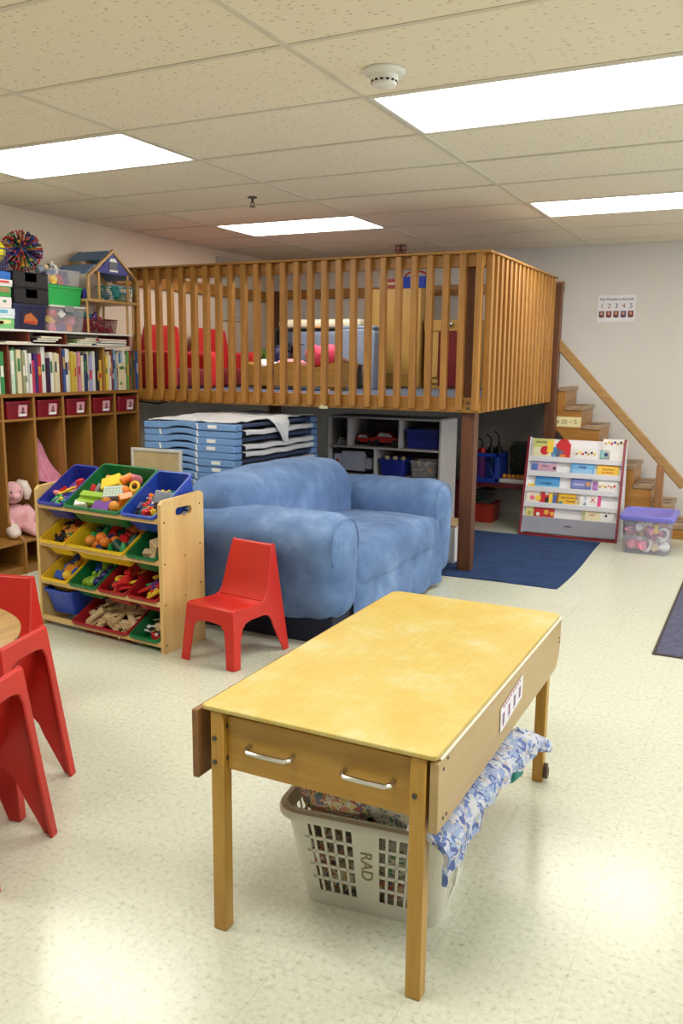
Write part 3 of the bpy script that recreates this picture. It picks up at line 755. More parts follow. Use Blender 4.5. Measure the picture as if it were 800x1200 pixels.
# bookcase
MAH = wood('reddish_shelf', (128, 58, 38), (96, 40, 28), 'z', .45, .6)
bc = thing('bookcase', 'low open bookcase full of picture books on top of the cubbies', 'bookcase', (0, 0, 1.1635))
m = MB(); m.box(BXk, YL, 0, BXk+.008, YR, .315); obj('back_panel', m, plain('dark_red_back', (92, 26, 28), .5), bc)
BD = [YR-.0, 4.905, 4.61, 4.165, YL]
for k, y in enumerate([4.905, 4.475, 4.02]):
    m = MB(); m.box(BXk+.009, y-.007, 0, FX-.004, y+.007, .315, .001); obj('upright', m, MAH if k else wood('tan_upright', (186, 140, 72), (150, 104, 52), 'z'), bc)
m = MB(); m.box(BXk, YL-.01, .3155, FX+.01, 5.12, .326, .001); obj('shelf_top', m, plain('white_shelf_edge', (214, 206, 190), .5), bc)
def book(M, th, h, d, c, pages=(232, 224, 204), rot=None):
    m = MB(); m.box(-d, -th/2, 0, 0, -th/2+.0015, h); m.box(-d, th/2-.0015, 0, 0, th/2, h); m.box(-.002, -th/2, 0, .0005, th/2, h)
    m.mi = 1; m.box(-d+.003, -th/2+.0015, .003, -.002, th/2-.0015, h-.003)
    m.mi = 2; hh = h*random.uniform(.25, .55); m.box(.0004, -th*.32, hh, .0009, th*.32, hh+h*random.uniform(.12, .3))
    ac = random.choice([(40, 50, 80), (190, 50, 50), (235, 230, 220), (60, 120, 80), (210, 160, 50)])
    return obj('picture_book', m, [plain('cover_%d_%d_%d' % c, c, .5), plain('page_paper', pages, .8), plain('spine_print_%d_%d_%d' % ac, ac, .6)], None, M)
BAY = [('far left', 3.69, 4.008), ('left', 4.03, 4.465), ('middle', 4.485, 4.895), ('right', 4.915, 5.285)]
PAL = {'left': ['pale green', 'green', 'cream', 'grey green', 'white', 'white', 'magenta', 'violet', 'red', 'white', 'dark violet', 'white', 'cream', 'cream'],
       'far left': ['white', 'green', 'red', 'cream', 'blue', 'white', 'yellow', 'cream', 'white', 'green'],
       'middle': ['blue', 'white', 'cream', 'ochre', 'ochre', 'white', 'pink', 'cream', 'navy', 'cream', 'lilac', 'white', 'black', 'gold'],
       'right': ['yellow', 'cream', 'white', 'brown red', 'violet', 'pale blue', 'grey white', 'cream', 'sky blue', 'white', 'cream', 'light green', 'brown red', 'red', 'green', 'brown', 'blue']}
RGB = {'pale green': (196, 214, 190), 'green': (60, 140, 76), 'cream': (222, 208, 170), 'grey green': (150, 150, 110), 'white': (228, 226, 218), 'magenta': (190, 50, 96), 'violet': (74, 40, 110),
       'red': (176, 40, 44), 'dark violet': (60, 26, 66), 'blue': (58, 88, 150), 'ochre': (206, 178, 70), 'pink': (214, 140, 156), 'navy': (34, 56, 96), 'lilac': (160, 160, 206), 'black': (34, 34, 40),
       'gold': (220, 172, 70), 'yellow': (226, 190, 60), 'brown red': (146, 64, 48), 'pale blue': (140, 176, 206), 'grey white': (200, 200, 196), 'sky blue': (80, 140, 196), 'light green': (110, 160, 80), 'brown': (120, 84, 52)}
for bay, y0, y1 in BAY:
    cs = PAL[bay]; wts = [random.uniform(.7, 1.4) for _ in cs]; tot = sum(wts); y = y0+.003; sp = (y1-y0-.012)
    for k, c in enumerate(cs):
        th = sp*wts[k]/tot; h = random.uniform(.25, .305) if c not in ('magenta', 'dark violet', 'gold') else random.uniform(.20, .235)
        b_ = book(Tm(FX-.012+random.uniform(-.02, .012), y+th/2, 1.1645), max(.008, th-.0018), h, random.uniform(.17, .22), RGB[c])
        tag(b_, '%s picture book, %s from the left in the %s bay of the bookcase' % (c, ORD[k], bay), 'book', 'picture books standing in the bookcase')
        y += th
# leaning book front at the right bay, flat magazines, white board
m = MB(); m.box(-.004, -.04, 0, 0, .04, .2); m.mi = 1; m.ball((.001, .0, .165), (.002, .03, .012)); m.ball((.001, -.01, .05), (.002, .012, .012))
tag(obj('picture_book', m, [plain('cover_222_208_170', (222, 208, 170), .5), plain('leaf_print', (70, 130, 60), .6)], None, Tm(FX+.012, 5.075, 1.1645)), 'cream picture book with a leaf, facing out in the right bay of the bookcase', 'book')
ZM = 1.4905
FLAT = [(3.70, .27, 'lilac'), (3.74, .24, 'green'), (4.02, .2, 'white'), (4.24, .2, 'black'), (4.27, .19, 'navy'), (4.30, .19, 'cream'), (4.58, .22, 'white'), (4.64, .2, 'light green'), (4.66, .2, 'cream'), (4.7, .16, 'grey green')]
lastz = {}
for k, (y, hw_, c) in enumerate(FLAT):
    grp = 0 if y < 4 else (1 if y < 4.5 else 2)
    z = lastz.get(grp, ZM); th = random.uniform(.010, .016); lastz[grp] = z+th+.0006
    m = MB(); m.box(-.11, -.1*hw_/.2, 0, .11, .1*hw_/.2, th, .001); m.mi = 1; m.box(-.108, -.099*hw_/.2, .002, .1105, .099*hw_/.2, th-.002)
    tag(obj('magazine', m, [plain('cover_%d_%d_%d' % RGB[c], RGB[c], .5), MATS['page_paper']], None, Tm(FX-.118, y+.1, z) @ Rm(random.uniform(-.05, .05), 4, 'Z')),
        '%s magazine lying flat, %s in the %s pile under the white board' % (c, ['lowest', 'second up', 'third up', 'topmost'][sum(1 for q in FLAT[:k] if (0 if q[0] < 4 else (1 if q[0] < 4.5 else 2)) == grp)], ['left', 'middle', 'right'][grp]), 'magazine', 'magazines under the white board')
zb = 1.565
m = MB(); m.box(XL+.012, YL, zb, FX+.012, 5.205, zb+.012, .001)
sb = thing('white_board_shelf', 'thin white shelf board carrying the toy boxes above the books', 'shelf', (0, 0, 0)); obj('board', m, WHITE, sb)
for y in (3.70, 4.20, 4.535, 5.19):
    m = MB(); m.box(XL+.03, y-.008, ZM, FX-.006, y+.008, zb-.0005); obj('spacer', m, MAH, sb)
for k, (y, w_, c, z0) in enumerate([(4.98, .15, 'pale blue', 1.4905), (5.0, .14, 'white', 1.509), (4.99, .16, 'red', 1.525)]):
    m = MB(); m.box(-.14, -w_, 0, .05, w_, .014, .001); m.mi = 1; m.box(-.138, -w_+.001, .002, .0505, w_-.001, .012)
    tag(obj('large_picture_book', m, [plain('cover_%d_%d_%d' % RGB[c], RGB[c], .5), MATS['page_paper']], None, Tm(FX-.04, y, z0+.0005) @ Rm(.06*(k-1), 4, 'Z')), 'large %s book lying flat on the right end of the bookcase' % c, 'book', 'large books lying flat')

# ------------------------------------------------------------------ toy rack with tilted bins
RM = Tm(-3.372, 3.195, 0) @ Rm(math.radians(-5.2), 4, 'Z')
BIz = wood('birch_ply', (226, 194, 132), (204, 166, 102), 'z', .42, .5); BIx = wood('birch_ply', (226, 194, 132), (204, 166, 102), 'x', .42, .5)
rk = thing('toy_rack', 'light wooden toy rack with four tiers of coloured bins', 'toy rack', M=RM)
RWD, RDP, RHT = .884, .30, .745
for k, x in enumerate((0, RWD-.02)):
    m = MB(); h0, h1, hz0, hz1 = .10, .215, RHT-.085, RHT-.045   # hand slot
    zc = (hz0+hz1)/2; rr = (hz1-hz0)/2
    cL = [(h0+rr+rr*math.cos(a), zc+rr*math.sin(a)) for a in [PI/2+PI*q/8 for q in range(9)]]
    cR = [(h1-rr+rr*math.cos(a), zc+rr*math.sin(a)) for a in [-PI/2+PI*q/8 for q in range(9)]]
    top = [(0, zc), (0, RHT-.02), (.02, RHT-.002), (RDP-.02, RHT+.016), (RDP, RHT), (RDP, zc)]+[p for p in cR if p[1] >= zc-1e-6]+[p for p in cL if p[1] >= zc-1e-6]
    bot = [(0, zc), ]+sorted([p for p in cL if p[1] <= zc+1e-6], key=lambda p: -p[1])+sorted([p for p in cR if p[1] <= zc+1e-6], key=lambda p: p[1])+[(RDP, zc), (RDP, 0), (0, 0)]
    m.prism(top, x, x+.02, 'x'); m.prism(bot, x, x+.02, 'x')
    sp = obj('side_panel', m, BIz, rk)
    if k:
        for zz in (.64, .44, .24, .04):
            for yy, dz in ((.02, 0), (.16, .03), (.27, .1)):
                m = MB(); m.cyl((RWD-.001, yy, zz+dz*.6), (RWD+.0012, yy, zz+dz*.6), .0045, n=8); obj('screw', m, plain('dark_screw', (64, 52, 40), .4, .6), sp)
RZ = [.645, .445, .243, .043]
for z in RZ:
    m = MB(); m.box(.0205, 0, z-.014, RWD-.0205, .016, z+.014, .003); obj('front_rail', m, BIx, rk)
    m = MB(); m.box(.0205, RDP-.02, z+.06, RWD-.0205, RDP-.004, z+.088, .003); obj('back_rail', m, BIx, rk)
PC = {'blue': plain('blue_bin_plastic', (34, 70, 176), .32, var=.06), 'navy': plain('deep_blue_bin_plastic', (36, 48, 150), .32, var=.06), 'green': plain('green_bin_plastic', (20, 112, 62), .32, var=.06),
      'yellow': plain('yellow_bin_plastic', (238, 196, 34), .32, var=.06), 'red': plain('red_bin_plastic', (160, 24, 34), .32, var=.06)}
BINL = []
def toy_bin(color, x0, x1, tier, tilt, label, L=.30, Dp=.125, zoff=.022, yoff=-.012):
    w_ = (x1-x0)/2-.003; th = math.radians(tilt)
    # local frame: origin at the middle of the front lip, +y to the back along the rim, -z into the bin
    M = RM @ Tm((x0+x1)/2, yoff, RZ[tier]+zoff) @ Rm(th, 4, 'X')
    t = thing('toy_bin', label, 'bin', M=M, group='coloured toy bins in the rack')
    m = MB(); sh = lambda r: [(p[0], p[1]+L/2, p[2]) for p in r]
    tp = .018
    m.loft([sh(rr_ring(w_-tp, L/2-tp*1.3, .016, -Dp)), sh(rr_ring(w_, L/2, .02, 0)), sh(rr_ring(w_-.003, L/2-.003, .018, 0)), sh(rr_ring(w_-tp-.003, L/2-tp*1.3-.003, .014, -Dp+.004))])
    obj('tub', m, PC[color], t)
    m = MB(); o = [sh(rr_ring(w_+.003, L/2+.008, .022, -.014)), sh(rr_ring(w_+.004, L/2+.009, .022, -.002)), sh(rr_ring(w_+.002, L/2+.007, .02, .001)), sh(rr_ring(w_-.004, L/2-.004, .018, .001)), sh(rr_ring(w_-.004, L/2-.004, .018, -.004)), sh(rr_ring(w_-.001, L/2-.001, .018, -.014)), sh(rr_ring(w_+.003, L/2+.008, .022, -.014))]
    m.loft(o, cap=False); obj('rim', m, PC[color], t)
    return M, w_-tp, L-tp*2.6, Dp
X = lambda f: .03+f*.824
B = {}
B['t1a'] = toy_bin('navy', X(0), X(.235), 0, 33, 'deep blue bin at the left end of the top row')
B['t1b'] = toy_bin('green', X(.24), X(.72), 0, 33, 'wide green bin of blocks in the middle of the top row', L=.33)
B['t1c'] = toy_bin('blue', X(.725), X(1.0), 0, 33, 'bright blue bin at the right end of the top row', L=.32)
B['t2a'] = toy_bin('yellow', X(0), X(.24), 1, 30, 'small yellow bin at the left of the second row', Dp=.11)
B['t2b'] = toy_bin('yellow', X(.26), X(.74), 1, 30, 'wide yellow bin in the middle of the second row', Dp=.11)
B['t2c'] = toy_bin('green', X(.76), X(1.0), 1, 30, 'small green bin at the right of the second row', Dp=.11)
B['t3a'] = toy_bin('yellow', X(0), X(.24), 2, 30, 'small yellow bin at the left of the third row', Dp=.105)
B['t3b'] = toy_bin('green', X(.255), X(.495), 2, 30, 'small green bin second from the left in the third row', Dp=.105)
B['t3c'] = toy_bin('red', X(.51), X(.75), 2, 30, 'small red bin of magnetic toys, third in the third row', Dp=.105)
B['t3d'] = toy_bin('red', X(.76), X(1.0), 2, 30, 'small red bin at the right end of the third row', Dp=.105)
B['t4a'] = toy_bin('blue', X(0), X(.25), 3, 8, 'blue bin standing upright at the left of the bottom row', Dp=.135, zoff=.158, yoff=.006, L=.27)
B['t4b'] = toy_bin('red', X(.27), X(.75), 3, 27, 'wide red bin of wooden train tracks in the bottom row', Dp=.085)
B['t4c'] = toy_bin('green', X(.765), X(1.0), 3, 27, 'small green bin at the right of the bottom row', Dp=.085)
TC = {'red': (206, 38, 40), 'orange': (236, 128, 34), 'yellow': (244, 206, 56), 'green': (40, 158, 84), 'lime': (150, 190, 60), 'teal': (40, 140, 140), 'blue': (40, 90, 190), 'navy': (34, 40, 110), 'purple': (110, 60, 150),
      'pink': (236, 140, 160), 'white': (236, 236, 230), 'black': (30, 28, 30), 'tan': (222, 196, 150), 'grey': (140, 146, 160), 'dark green': (16, 74, 56), 'amber': (226, 150, 50)}
def tm(c): return plain('toy_%s' % c.replace(' ', '_'), TC[c], .38, var=.05)
PROTO = {}
def toy_mesh(kind, c):
    if (kind, c) in PROTO: return PROTO[kind, c]
    m = MB(); mats = [tm(c)]
    if kind == 'toy_block': m.box(-.032, -.02, -.02, .032, .02, .02, .003)
    elif kind == 'large_block': m.box(-.05, -.035, -.028, .05, .035, .028, .004)
    elif kind == 'patterned_block':
        m.box(-.05, -.035, -.028, .05, .035, .028, .004); m.mi = 1; mats.append(plain('pale_green_face', (196, 214, 190), .5))
        for q in range(6):
            for r in range(4): m.box(-.046+.0155*q, -.031+.0157*r, .0281, -.0335+.0155*q, -.0185+.0157*r, .029)
    elif kind == 'toy_plank': m.box(-.075, -.018, -.012, .075, .018, .012, .003)
    elif kind == 'studded_brick':
        m.box(-.024, -.012, -.01, .024, .012, .01, .001)
        for q in (-.016, 0, .016): m.cyl((q, 0, .01), (q, 0, .0155), .0055, n=8)
    elif kind == 'toy_ring': m.tube([(.022*math.cos(k*PI/7), .022*math.sin(k*PI/7), 0) for k in range(14)], .007, 7, True)
    elif kind == 'toy_ball': m.ball((0, 0, 0), .026, 14)
    elif kind == 'toy_cylinder': m.cyl((-.03, 0, 0), (.03, 0, 0), .022, n=16)
    elif kind == 'toy_cone': m.lathe([(.0001, -.03), (.03, -.03), (.031, -.025), (.008, .03), (.0001, .032)], n=14)
    elif kind == 'toy_wedge': m.prism([(-.032, -.02), (.032, -.02), (0, .028)], -.018, .018, 'y')
    elif kind == 'track_piece':
        pts = [(x, .018) for x in (-.06, -.02, .02, .06)]+[(.06, -.018), (.02, -.018), (-.02, -.018), (-.06, -.018)]
        m.prism(pts, -.006, .006, 'z'); m.cyl((.06, 0, 0), (.075, 0, 0), .005, n=6); m.mi = 1; mats.append(plain('track_groove', (150, 118, 78), .5))
        m.box(-.06, .008, .006, .06, .011, .0066); m.box(-.06, -.011, .006, .06, -.008, .0066)
    elif kind == 'toy_figure':
        m.lathe([(.0001, -.035), (.018, -.035), (.016, -.005), (.009, .004), (.0001, .006)], n=12); m.mi = 1; mats.append(tm('tan')); m.ball((0, 0, .017), .014, 12); m.mi = 2; mats.append(tm('black')); m.lathe([(.0145, .019), (.012, .03), (.0001, .034)], n=12)
    elif kind == 'toy_train':
        m.box(-.035, -.014, -.012, .035, .014, .004, .003); m.cyl((-.03, 0, .012), (.012, 0, .012), .013, n=12); m.box(.014, -.014, .004, .034, .014, .03, .002)
        m.mi = 1; mats.append(tm('black'))
        for q in (-.022, .022):
            for sgn in (-1, 1): m.cyl((q, sgn*.0135, -.014), (q, sgn*.018, -.014), .009, n=10)
    elif kind == 'toy_stick': m.tube([(-.045, 0, 0), (0, .004, .002), (.045, 0, 0)], .006, 7); m.ball((.046, 0, 0), .011, 8)
    elif kind == 'letter_piece':
        m.box(-.006, -.03, -.006, .006, .03, .006, .002); m.box(.006, -.006, -.006, .022, .006, .006, .002); m.box(.022, -.03, -.006, .034, .03, .006, .002)
    PROTO[kind, c] = m.mesh(kind, mats); return PROTO[kind, c]
WHERE = {'t1a': 'deep blue bin, top row', 't1b': 'wide green bin, top row', 't1c': 'bright blue bin, top row', 't2a': 'small yellow bin, second row', 't2b': 'wide yellow bin, second row',
         't2c': 'green bin, second row', 't3a': 'yellow bin, third row', 't3b': 'green bin, third row', 't3c': 'middle red bin, third row', 't3d': 'right-hand red bin, third row',
         't4a': 'blue bin, bottom row', 't4b': 'wide red bin, bottom row', 't4c': 'green bin, bottom row'}
CNAME = {'toy_block': 'block', 'large_block': 'large block', 'patterned_block': 'block with a checked face', 'toy_plank': 'long plank block', 'studded_brick': 'studded brick', 'toy_ring': 'ring', 'toy_ball': 'ball', 'toy_cylinder': 'cylinder block',
         'toy_cone': 'cone toy', 'toy_wedge': 'wedge block', 'track_piece': 'wooden train track piece', 'toy_figure': 'peg figure', 'toy_train': 'toy train', 'toy_stick': 'stick with a knob', 'letter_piece': 'H-shaped building piece'}
def put_toy(bin_, kind, c, x, y, z, rot, sc=1.0):
    M, w_, L, Dp = B[bin_]
    o = bpy.data.objects.new(kind, toy_mesh(kind, c)); COL.objects.link(o)
    o.matrix_world = M @ Tm(x, y, z) @ Euler(rot).to_matrix().to_4x4() @ Matrix.Scale(sc, 4)
    return tag(o, '%s %s in the %s of the rack' % (c, CNAME[kind], WHERE[bin_]), 'toy', '%s %ss in the %s' % (c, CNAME[kind], WHERE[bin_]))
def fill(bin_, kinds, nx, ny, z0, jit=.9, sc=(1, 1), slope=.0, layers=1, skipback=0):
    M, w_, L, Dp = B[bin_]; k = 0
    for ly in range(layers):
        for j in range(ny):
            for i in range(nx):
                kind, c = kinds[(k*7+ly*3+random.randrange(len(kinds))) % len(kinds)]; k += 1
                x = (-1+2*(i+.5)/nx)*(w_-.028)+random.uniform(-1, 1)*jit*.010
                y = .05+(L-.055-skipback)*(j+.5)/ny+random.uniform(-1, 1)*jit*.010
                put_toy(bin_, kind, c, x, y, z0+ly*.028-slope*(y-.05)+random.uniform(-.006, .006), (random.uniform(-.5, .5), random.uniform(-.5, .5), random.uniform(0, 6.28)), random.uniform(*sc))
fill('t1a', [('toy_block', 'red'), ('toy_cone', 'pink'), ('toy_stick', 'yellow'), ('toy_block', 'purple'), ('toy_wedge', 'red'), ('toy_stick', 'orange'), ('toy_block', 'blue')], 3, 5, -.05, sc=(.9, 1.15), layers=1, slope=.08, skipback=.04)
for x, y, c in ((-.045, .06, 'green'), (.0, .055, 'green'), (.04, .065, 'teal'), (-.02, .07, 'green'), (.02, .05, 'green')): put_toy('t1a', 'toy_ring', c, x, y, -.036, (.3, .5, x*60), 1.0)
for x, y, c, kd in ((-.03, .13, 'red', 'toy_wedge'), (.01, .15, 'yellow', 'toy_stick'), (.03, .2, 'red', 'toy_block'), (.0, .12, 'yellow', 'toy_stick'), (-.045, .1, 'pink', 'toy_cone')): put_toy('t1a', kd, c, x, y, -.03, (.2, .4, x*50+1), 1.0)
G = [('toy_ball', 'amber'), ('toy_cylinder', 'amber'), ('toy_block', 'orange'), ('toy_ball', 'orange'), ('toy_block', 'yellow'), ('toy_wedge', 'amber'), ('toy_block', 'amber')]
fill('t1b', G, 6, 4, -.07, slope=.05, sc=(.95, 1.15), skipback=.06)
for kd, c, x, y, z, r in (('patterned_block', 'grey', .045, .135, -.018, (.25, .2, .5)), ('large_block', 'yellow', -.02, .2, -.012, (.2, -.1, .5)), ('toy_plank', 'lime', -.08, .075, -.03, (0, .1, .1)), ('toy_plank', 'lime', -.075, .105, -.012, (0, .05, .05)),
                          ('toy_wedge', 'red', -.12, .15, -.018, (.2, .2, .3)), ('large_block', 'purple', .03, .045, -.04, (.1, .1, .2)), ('toy_ball', 'amber', .10, .06, -.025, (0, 0, 0)), ('toy_ball', 'amber', .03, .09, -.018, (0, 0, 0)), ('toy_ball', 'orange', .085, .17, -.02, (0, 0, 0)),
                          ('toy_cylinder', 'orange', .03, .25, -.015, (.3, .2, 1.2)), ('toy_cone', 'pink', .085, .26, -.012, (.4, .3, .2)), ('toy_ring', 'yellow', .12, .21, -.02, (.6, .3, 0)), ('toy_wedge', 'grey', -.075, .155, -.014, (.1, .3, .8)),
                          ('toy_block', 'white', -.13, .055, -.035, (.1, .1, .4)), ('toy_cylinder', 'amber', -.06, .24, -.02, (.2, .3, .4)), ('toy_ball', 'orange', .0, .16, -.02, (0, 0, 0)), ('toy_block', 'orange', .12, .13, -.03, (.3, .3, 1))): put_toy('t1b', kd, c, x, y, z, r, 1.05)
BR = [('studded_brick', c) for c in ('red', 'blue', 'white', 'yellow', 'navy', 'teal', 'grey', 'orange', 'black')]
fill('t1c', BR, 4, 7, -.05, sc=(.8, 1.1), slope=.06, skipback=.04); fill('t1c', BR, 4, 6, -.026, sc=(.8, 1.1), slope=.08, skipback=.09)
put_toy('t1c', 'large_block', 'grey', .05, .15, -.018, (.8, .5, .4), .9)
fill('t2a', [('studded_brick', 'red'), ('studded_brick', 'dark green'), ('studded_brick', 'navy'), ('studded_brick', 'amber'), ('studded_brick', 'black'), ('studded_brick', 'green')], 4, 7, -.036, sc=(1.0, 1.4), slope=.02)
fill('t2b', [('toy_cylinder', 'dark green'), ('toy_block', 'red'), ('toy_ball', 'orange'), ('toy_cylinder', 'navy'), ('toy_cone', 'green'), ('toy_block', 'black')], 6, 4, -.05, sc=(1, 1.25))
for c, x, y in (('orange', -.05, .1), ('orange', .0, .075), ('amber', -.1, .07)): put_toy('t2b', 'toy_ball', c, x, y, -.02, (0, 0, 0), 1.1)
fill('t2c', [('toy_block', 'dark green'), ('toy_block', 'tan'), ('toy_cylinder', 'green')], 3, 3, -.06, sc=(.9, 1.1)); put_toy('t2c', 'large_block', 'tan', .03, .12, -.022, (.2, .3, 1.2), .95)
fill('t3a', [('toy_ring', 'yellow'), ('toy_block', 'blue'), ('toy_cylinder', 'blue'), ('toy_block', 'amber'), ('toy_ball', 'yellow')], 3, 4, -.05, sc=(1, 1.2))
fill('t3b', [('toy_block', 'blue'), ('toy_cone', 'lime'), ('toy_block', 'red'), ('toy_cylinder', 'lime'), ('toy_ball', 'navy')], 3, 4, -.045, sc=(1, 1.15))
fill('t3c', [('toy_ring', 'yellow'), ('toy_stick', 'red'), ('toy_ring', 'black'), ('toy_stick', 'yellow'), ('toy_train', 'red'), ('toy_ring', 'amber')], 4, 5, -.026, sc=(1.1, 1.3))
fill('t3d', [('letter_piece', 'green'), ('letter_piece', 'yellow'), ('letter_piece', 'blue'), ('letter_piece', 'red'), ('letter_piece', 'purple')], 4, 4, -.026, sc=(1.05, 1.3))
fill('t4a', [('toy_train', 'black'), ('toy_block', 'navy'), ('toy_block', 'red')], 3, 3, -.05, sc=(1, 1.2))
fill('t4b', [('track_piece', 'tan')], 5, 5, -.048, sc=(.8, 1)); fill('t4b', [('track_piece', 'tan')], 4, 4, -.028, sc=(.8, 1))
fill('t4c', [('toy_figure', 'red'), ('toy_stick', 'tan'), ('toy_figure', 'white'), ('toy_stick', 'white'), ('toy_block', 'tan')], 3, 4, -.04, sc=(.9, 1.1))

# ------------------------------------------------------------------ stacked cots, sheet, framed board
COT = plain('cot_blue_plastic', (112, 152, 204), .4, var=.05, scale=4); COTF = fabric('cot_fabric', (52, 66, 104)); TAPE = plain('white_tape', (232, 232, 230), .6, var=.02)
CX, CY, CWD, CLN, PIT = -3.43, 4.6, .735, 1.12, .047
def cot_proto():
    t = thing('stacking_cot', '', 'cot', (CX, CY, 0), group='blue stacking cots')
    n = 28
    for y0, y1 in ((0, .085), (CLN-.085, CLN)):
        m = MB(); lo = []; hi = []
        for k in range(n+1):
            x = -CWD/2+CWD*k/n; a = .021*math.exp(-((x+.06)/.10)**4)
            lo.append((x, 0+a)); hi.append((x, .0455-.004*(abs(2*x/CWD)**6)+a*.42))
        m.prism(lo+hi[::-1], y0, y1, 'y'); bevel(obj('end_frame', m, COT, t), .004)
    m = MB(); m.sheet(lambda u, v: (-CWD/2+.018+(CWD-.036)*u, .086+(CLN-.172)*v, .036-.012*math.sin(PI*u)), 8, 3, .004); obj('sleeping_mat', m, COTF, t)
    for sx in (-1, 1):
        m = MB(); m.cyl((sx*(CWD/2-.018), .08, .03), (sx*(CWD/2-.018), CLN-.08, .03), .012, n=10); obj('side_rail', m, COTF, t)
    return t
NC = 21
p0 = cot_proto()
SHEETM = fabric('white_cotton', (226, 226, 228), (196, 198, 206), 5)
for k in range(NC):
    c = p0 if k == 0 else copy_tree(p0)
    c.location = (CX+random.uniform(-.006, .006), CY+random.uniform(-.008, .008), k*PIT+.0005); c.rotation_euler = (0, 0, random.uniform(-.006, .006))
    c['label'] = 'blue stacking cot, %s of the tall stack behind the sofa' % ('topmost' if k == NC-1 else '%s from the top' % ORD[NC-1-k] if NC-1-k < 20 else 'lowest')
for k in range(NC-9, NC):
    c = [o for o in COL.objects if o.name.startswith('stacking_cot') and abs(o.location.z-(k*PIT+.0005)) < .001][0]
    m = MB(); x = .16+.06*random.uniform(-1, 1); 
    if k % 3 != 1: m.box(x, -.0012, .014, x+.07, .0005, .036); obj('name_tag', m, TAPE, c)
    m = MB(); xt = .02-.012*(NC-k)*.2
    m.prism([(xt+.055, .006), (xt+.068, .006), (xt+.060, .044), (xt+.047, .044)], -.0012, .0004, 'y'); obj('tape_strip', m, TAPE, c)
    if k % 2: m = MB(); m.prism([(-.235, .004), (-.222, .004), (-.228, .045), (-.241, .045)], -.0012, .0004, 'y'); obj('tape_strip', m, TAPE, c)
    if k < NC-1 and k % 3:
        m = MB(); m.sheet(lambda u, v: (CWD/2-.03+.05*min(1, v*2), .1+(CLN-.2)*u, .044-.026*max(0, v-.4)/.6-.006*math.sin(u*PI)+.003*math.sin(u*19)), 24, 6, .003); obj('folded_sheet', m, SHEETM, c, angle=80)
ZT = NC*PIT+.002
def drape(u, v):
    x = CX-CWD/2+.02+(CWD-.035)*u; y = CY+.02+(CLN-.04)*v
    z = ZT+.012+.012*nz((u*5, v*7, 0), 1, 3)+.014*max(0, nz((u*9, v*9, 2), 1, 5))
    if v < .06: z -= .005
    return (x, y, z)
m = MB(); m.sheet(drape, 40, 50, .005)
def flap(u, v):
    w_ = .30*(1-.78*v); y = CY+.52+.08*v+(u-.5)*w_
    return (CX+CWD/2-.03+.055*min(1, v*3)+.012*math.sin(u*9+v*2), y, ZT+.018-.21*max(0, v-.15)+.01*math.sin(u*12)*(1-v))
m2 = MB(); m2.sheet(flap, 16, 16, .004)
sh_ = tag(obj('white_sheet', m, SHEETM, angle=80), 'rumpled white sheet lying over the top of the cot stack', 'sheet')
obj('hanging_corner', m2, SHEETM, sh_, angle=80)
t = thing('framed_board', 'beige board with a pale frame standing behind the toy rack', 'board', (-3.40, 4.22, 0))
m = MB(); m.box(-.175, 0, .0, .175, .012, .825); obj('board', m, plain('beige_board', (176, 158, 118), .7), t)
m = MB()
for a in ((-.195, 0, -.176, .845), (.176, 0, .195, .845), (-.176, .826, .176, .845)): m.box(a[0], -.004, a[1], a[2], .016, a[3], .002)
obj('frame', m, plain('grey_frame', (190, 188, 182), .5), t)

# ------------------------------------------------------------------ toys and boxes on the white board shelf
zs = zb+.0125
SXc = FX-.02     # front of the things on the shelf
def carton(label, y0, y1, z0, h, col, art, name='game_box', cat='box', grp='stacked game boxes', x1=None, dp=.26):
    x1 = SXc if x1 is None else x1
    t = thing(name, label, cat, (x1, (y0+y1)/2, z0), group=grp); w_ = (y1-y0)/2
    c = plain('carton_%d_%d_%d' % col, col, .45)
    m = MB(); m.box(-dp, -w_+.002, 0, -.001, w_-.002, h*.9, .002); obj('box_base', m, c, t)
    m = MB(); m.box(-dp-.001, -w_, h*.35, .001, w_, h, .002); ld = obj('box_lid', m, c, t)
    m = MB()
    for k, (a, b_, q0, q1, cc) in enumerate(art):
        m.mi = k; m.box(.001, -w_+2*w_*a, h*(.38+.6*q0), .0018, -w_+2*w_*b_, h*(.38+.6*q1))
    if art: obj('lid_print', m, [plain('art_%d_%d_%d' % q[4], q[4], .5) for q in art], ld)
    return t
z = zs
STK = [('green game box with a small picture, lowest of the stack at the left', .064, (120, 190, 120), [(.1, .9, .2, .8, (214, 214, 150)), (.4, .7, .1, .6, (196, 90, 50))]),
       ('pale blue and white game box, second from the bottom of the stack', .064, (214, 226, 228), [(.3, .8, .2, .8, (110, 170, 200))]),
       ('white game box with red dots, third from the bottom of the stack', .068, (236, 222, 222), [(.1, .3, .3, .8, (214, 70, 90)), (.5, .6, .3, .8, (200, 60, 80)), (.75, .85, .2, .6, (60, 150, 90))]),
       ('green game box with a brown picture, fourth from the bottom of the stack', .066, (66, 160, 80), [(.55, .95, .1, .9, (160, 130, 90))]),
       ('flat white game box with a red wedge, near the top of the stack', .042, (232, 226, 226), [(.2, .9, .2, .7, (206, 44, 40))]),
       ('blue flat box on top of the game box stack', .048, (44, 110, 196), [])]
for lb, h, col, art in STK:
    carton(lb, 3.80+random.uniform(-.01, .01), 4.095+random.uniform(-.01, .015), z+.0005, h, col, art); z += h+.001
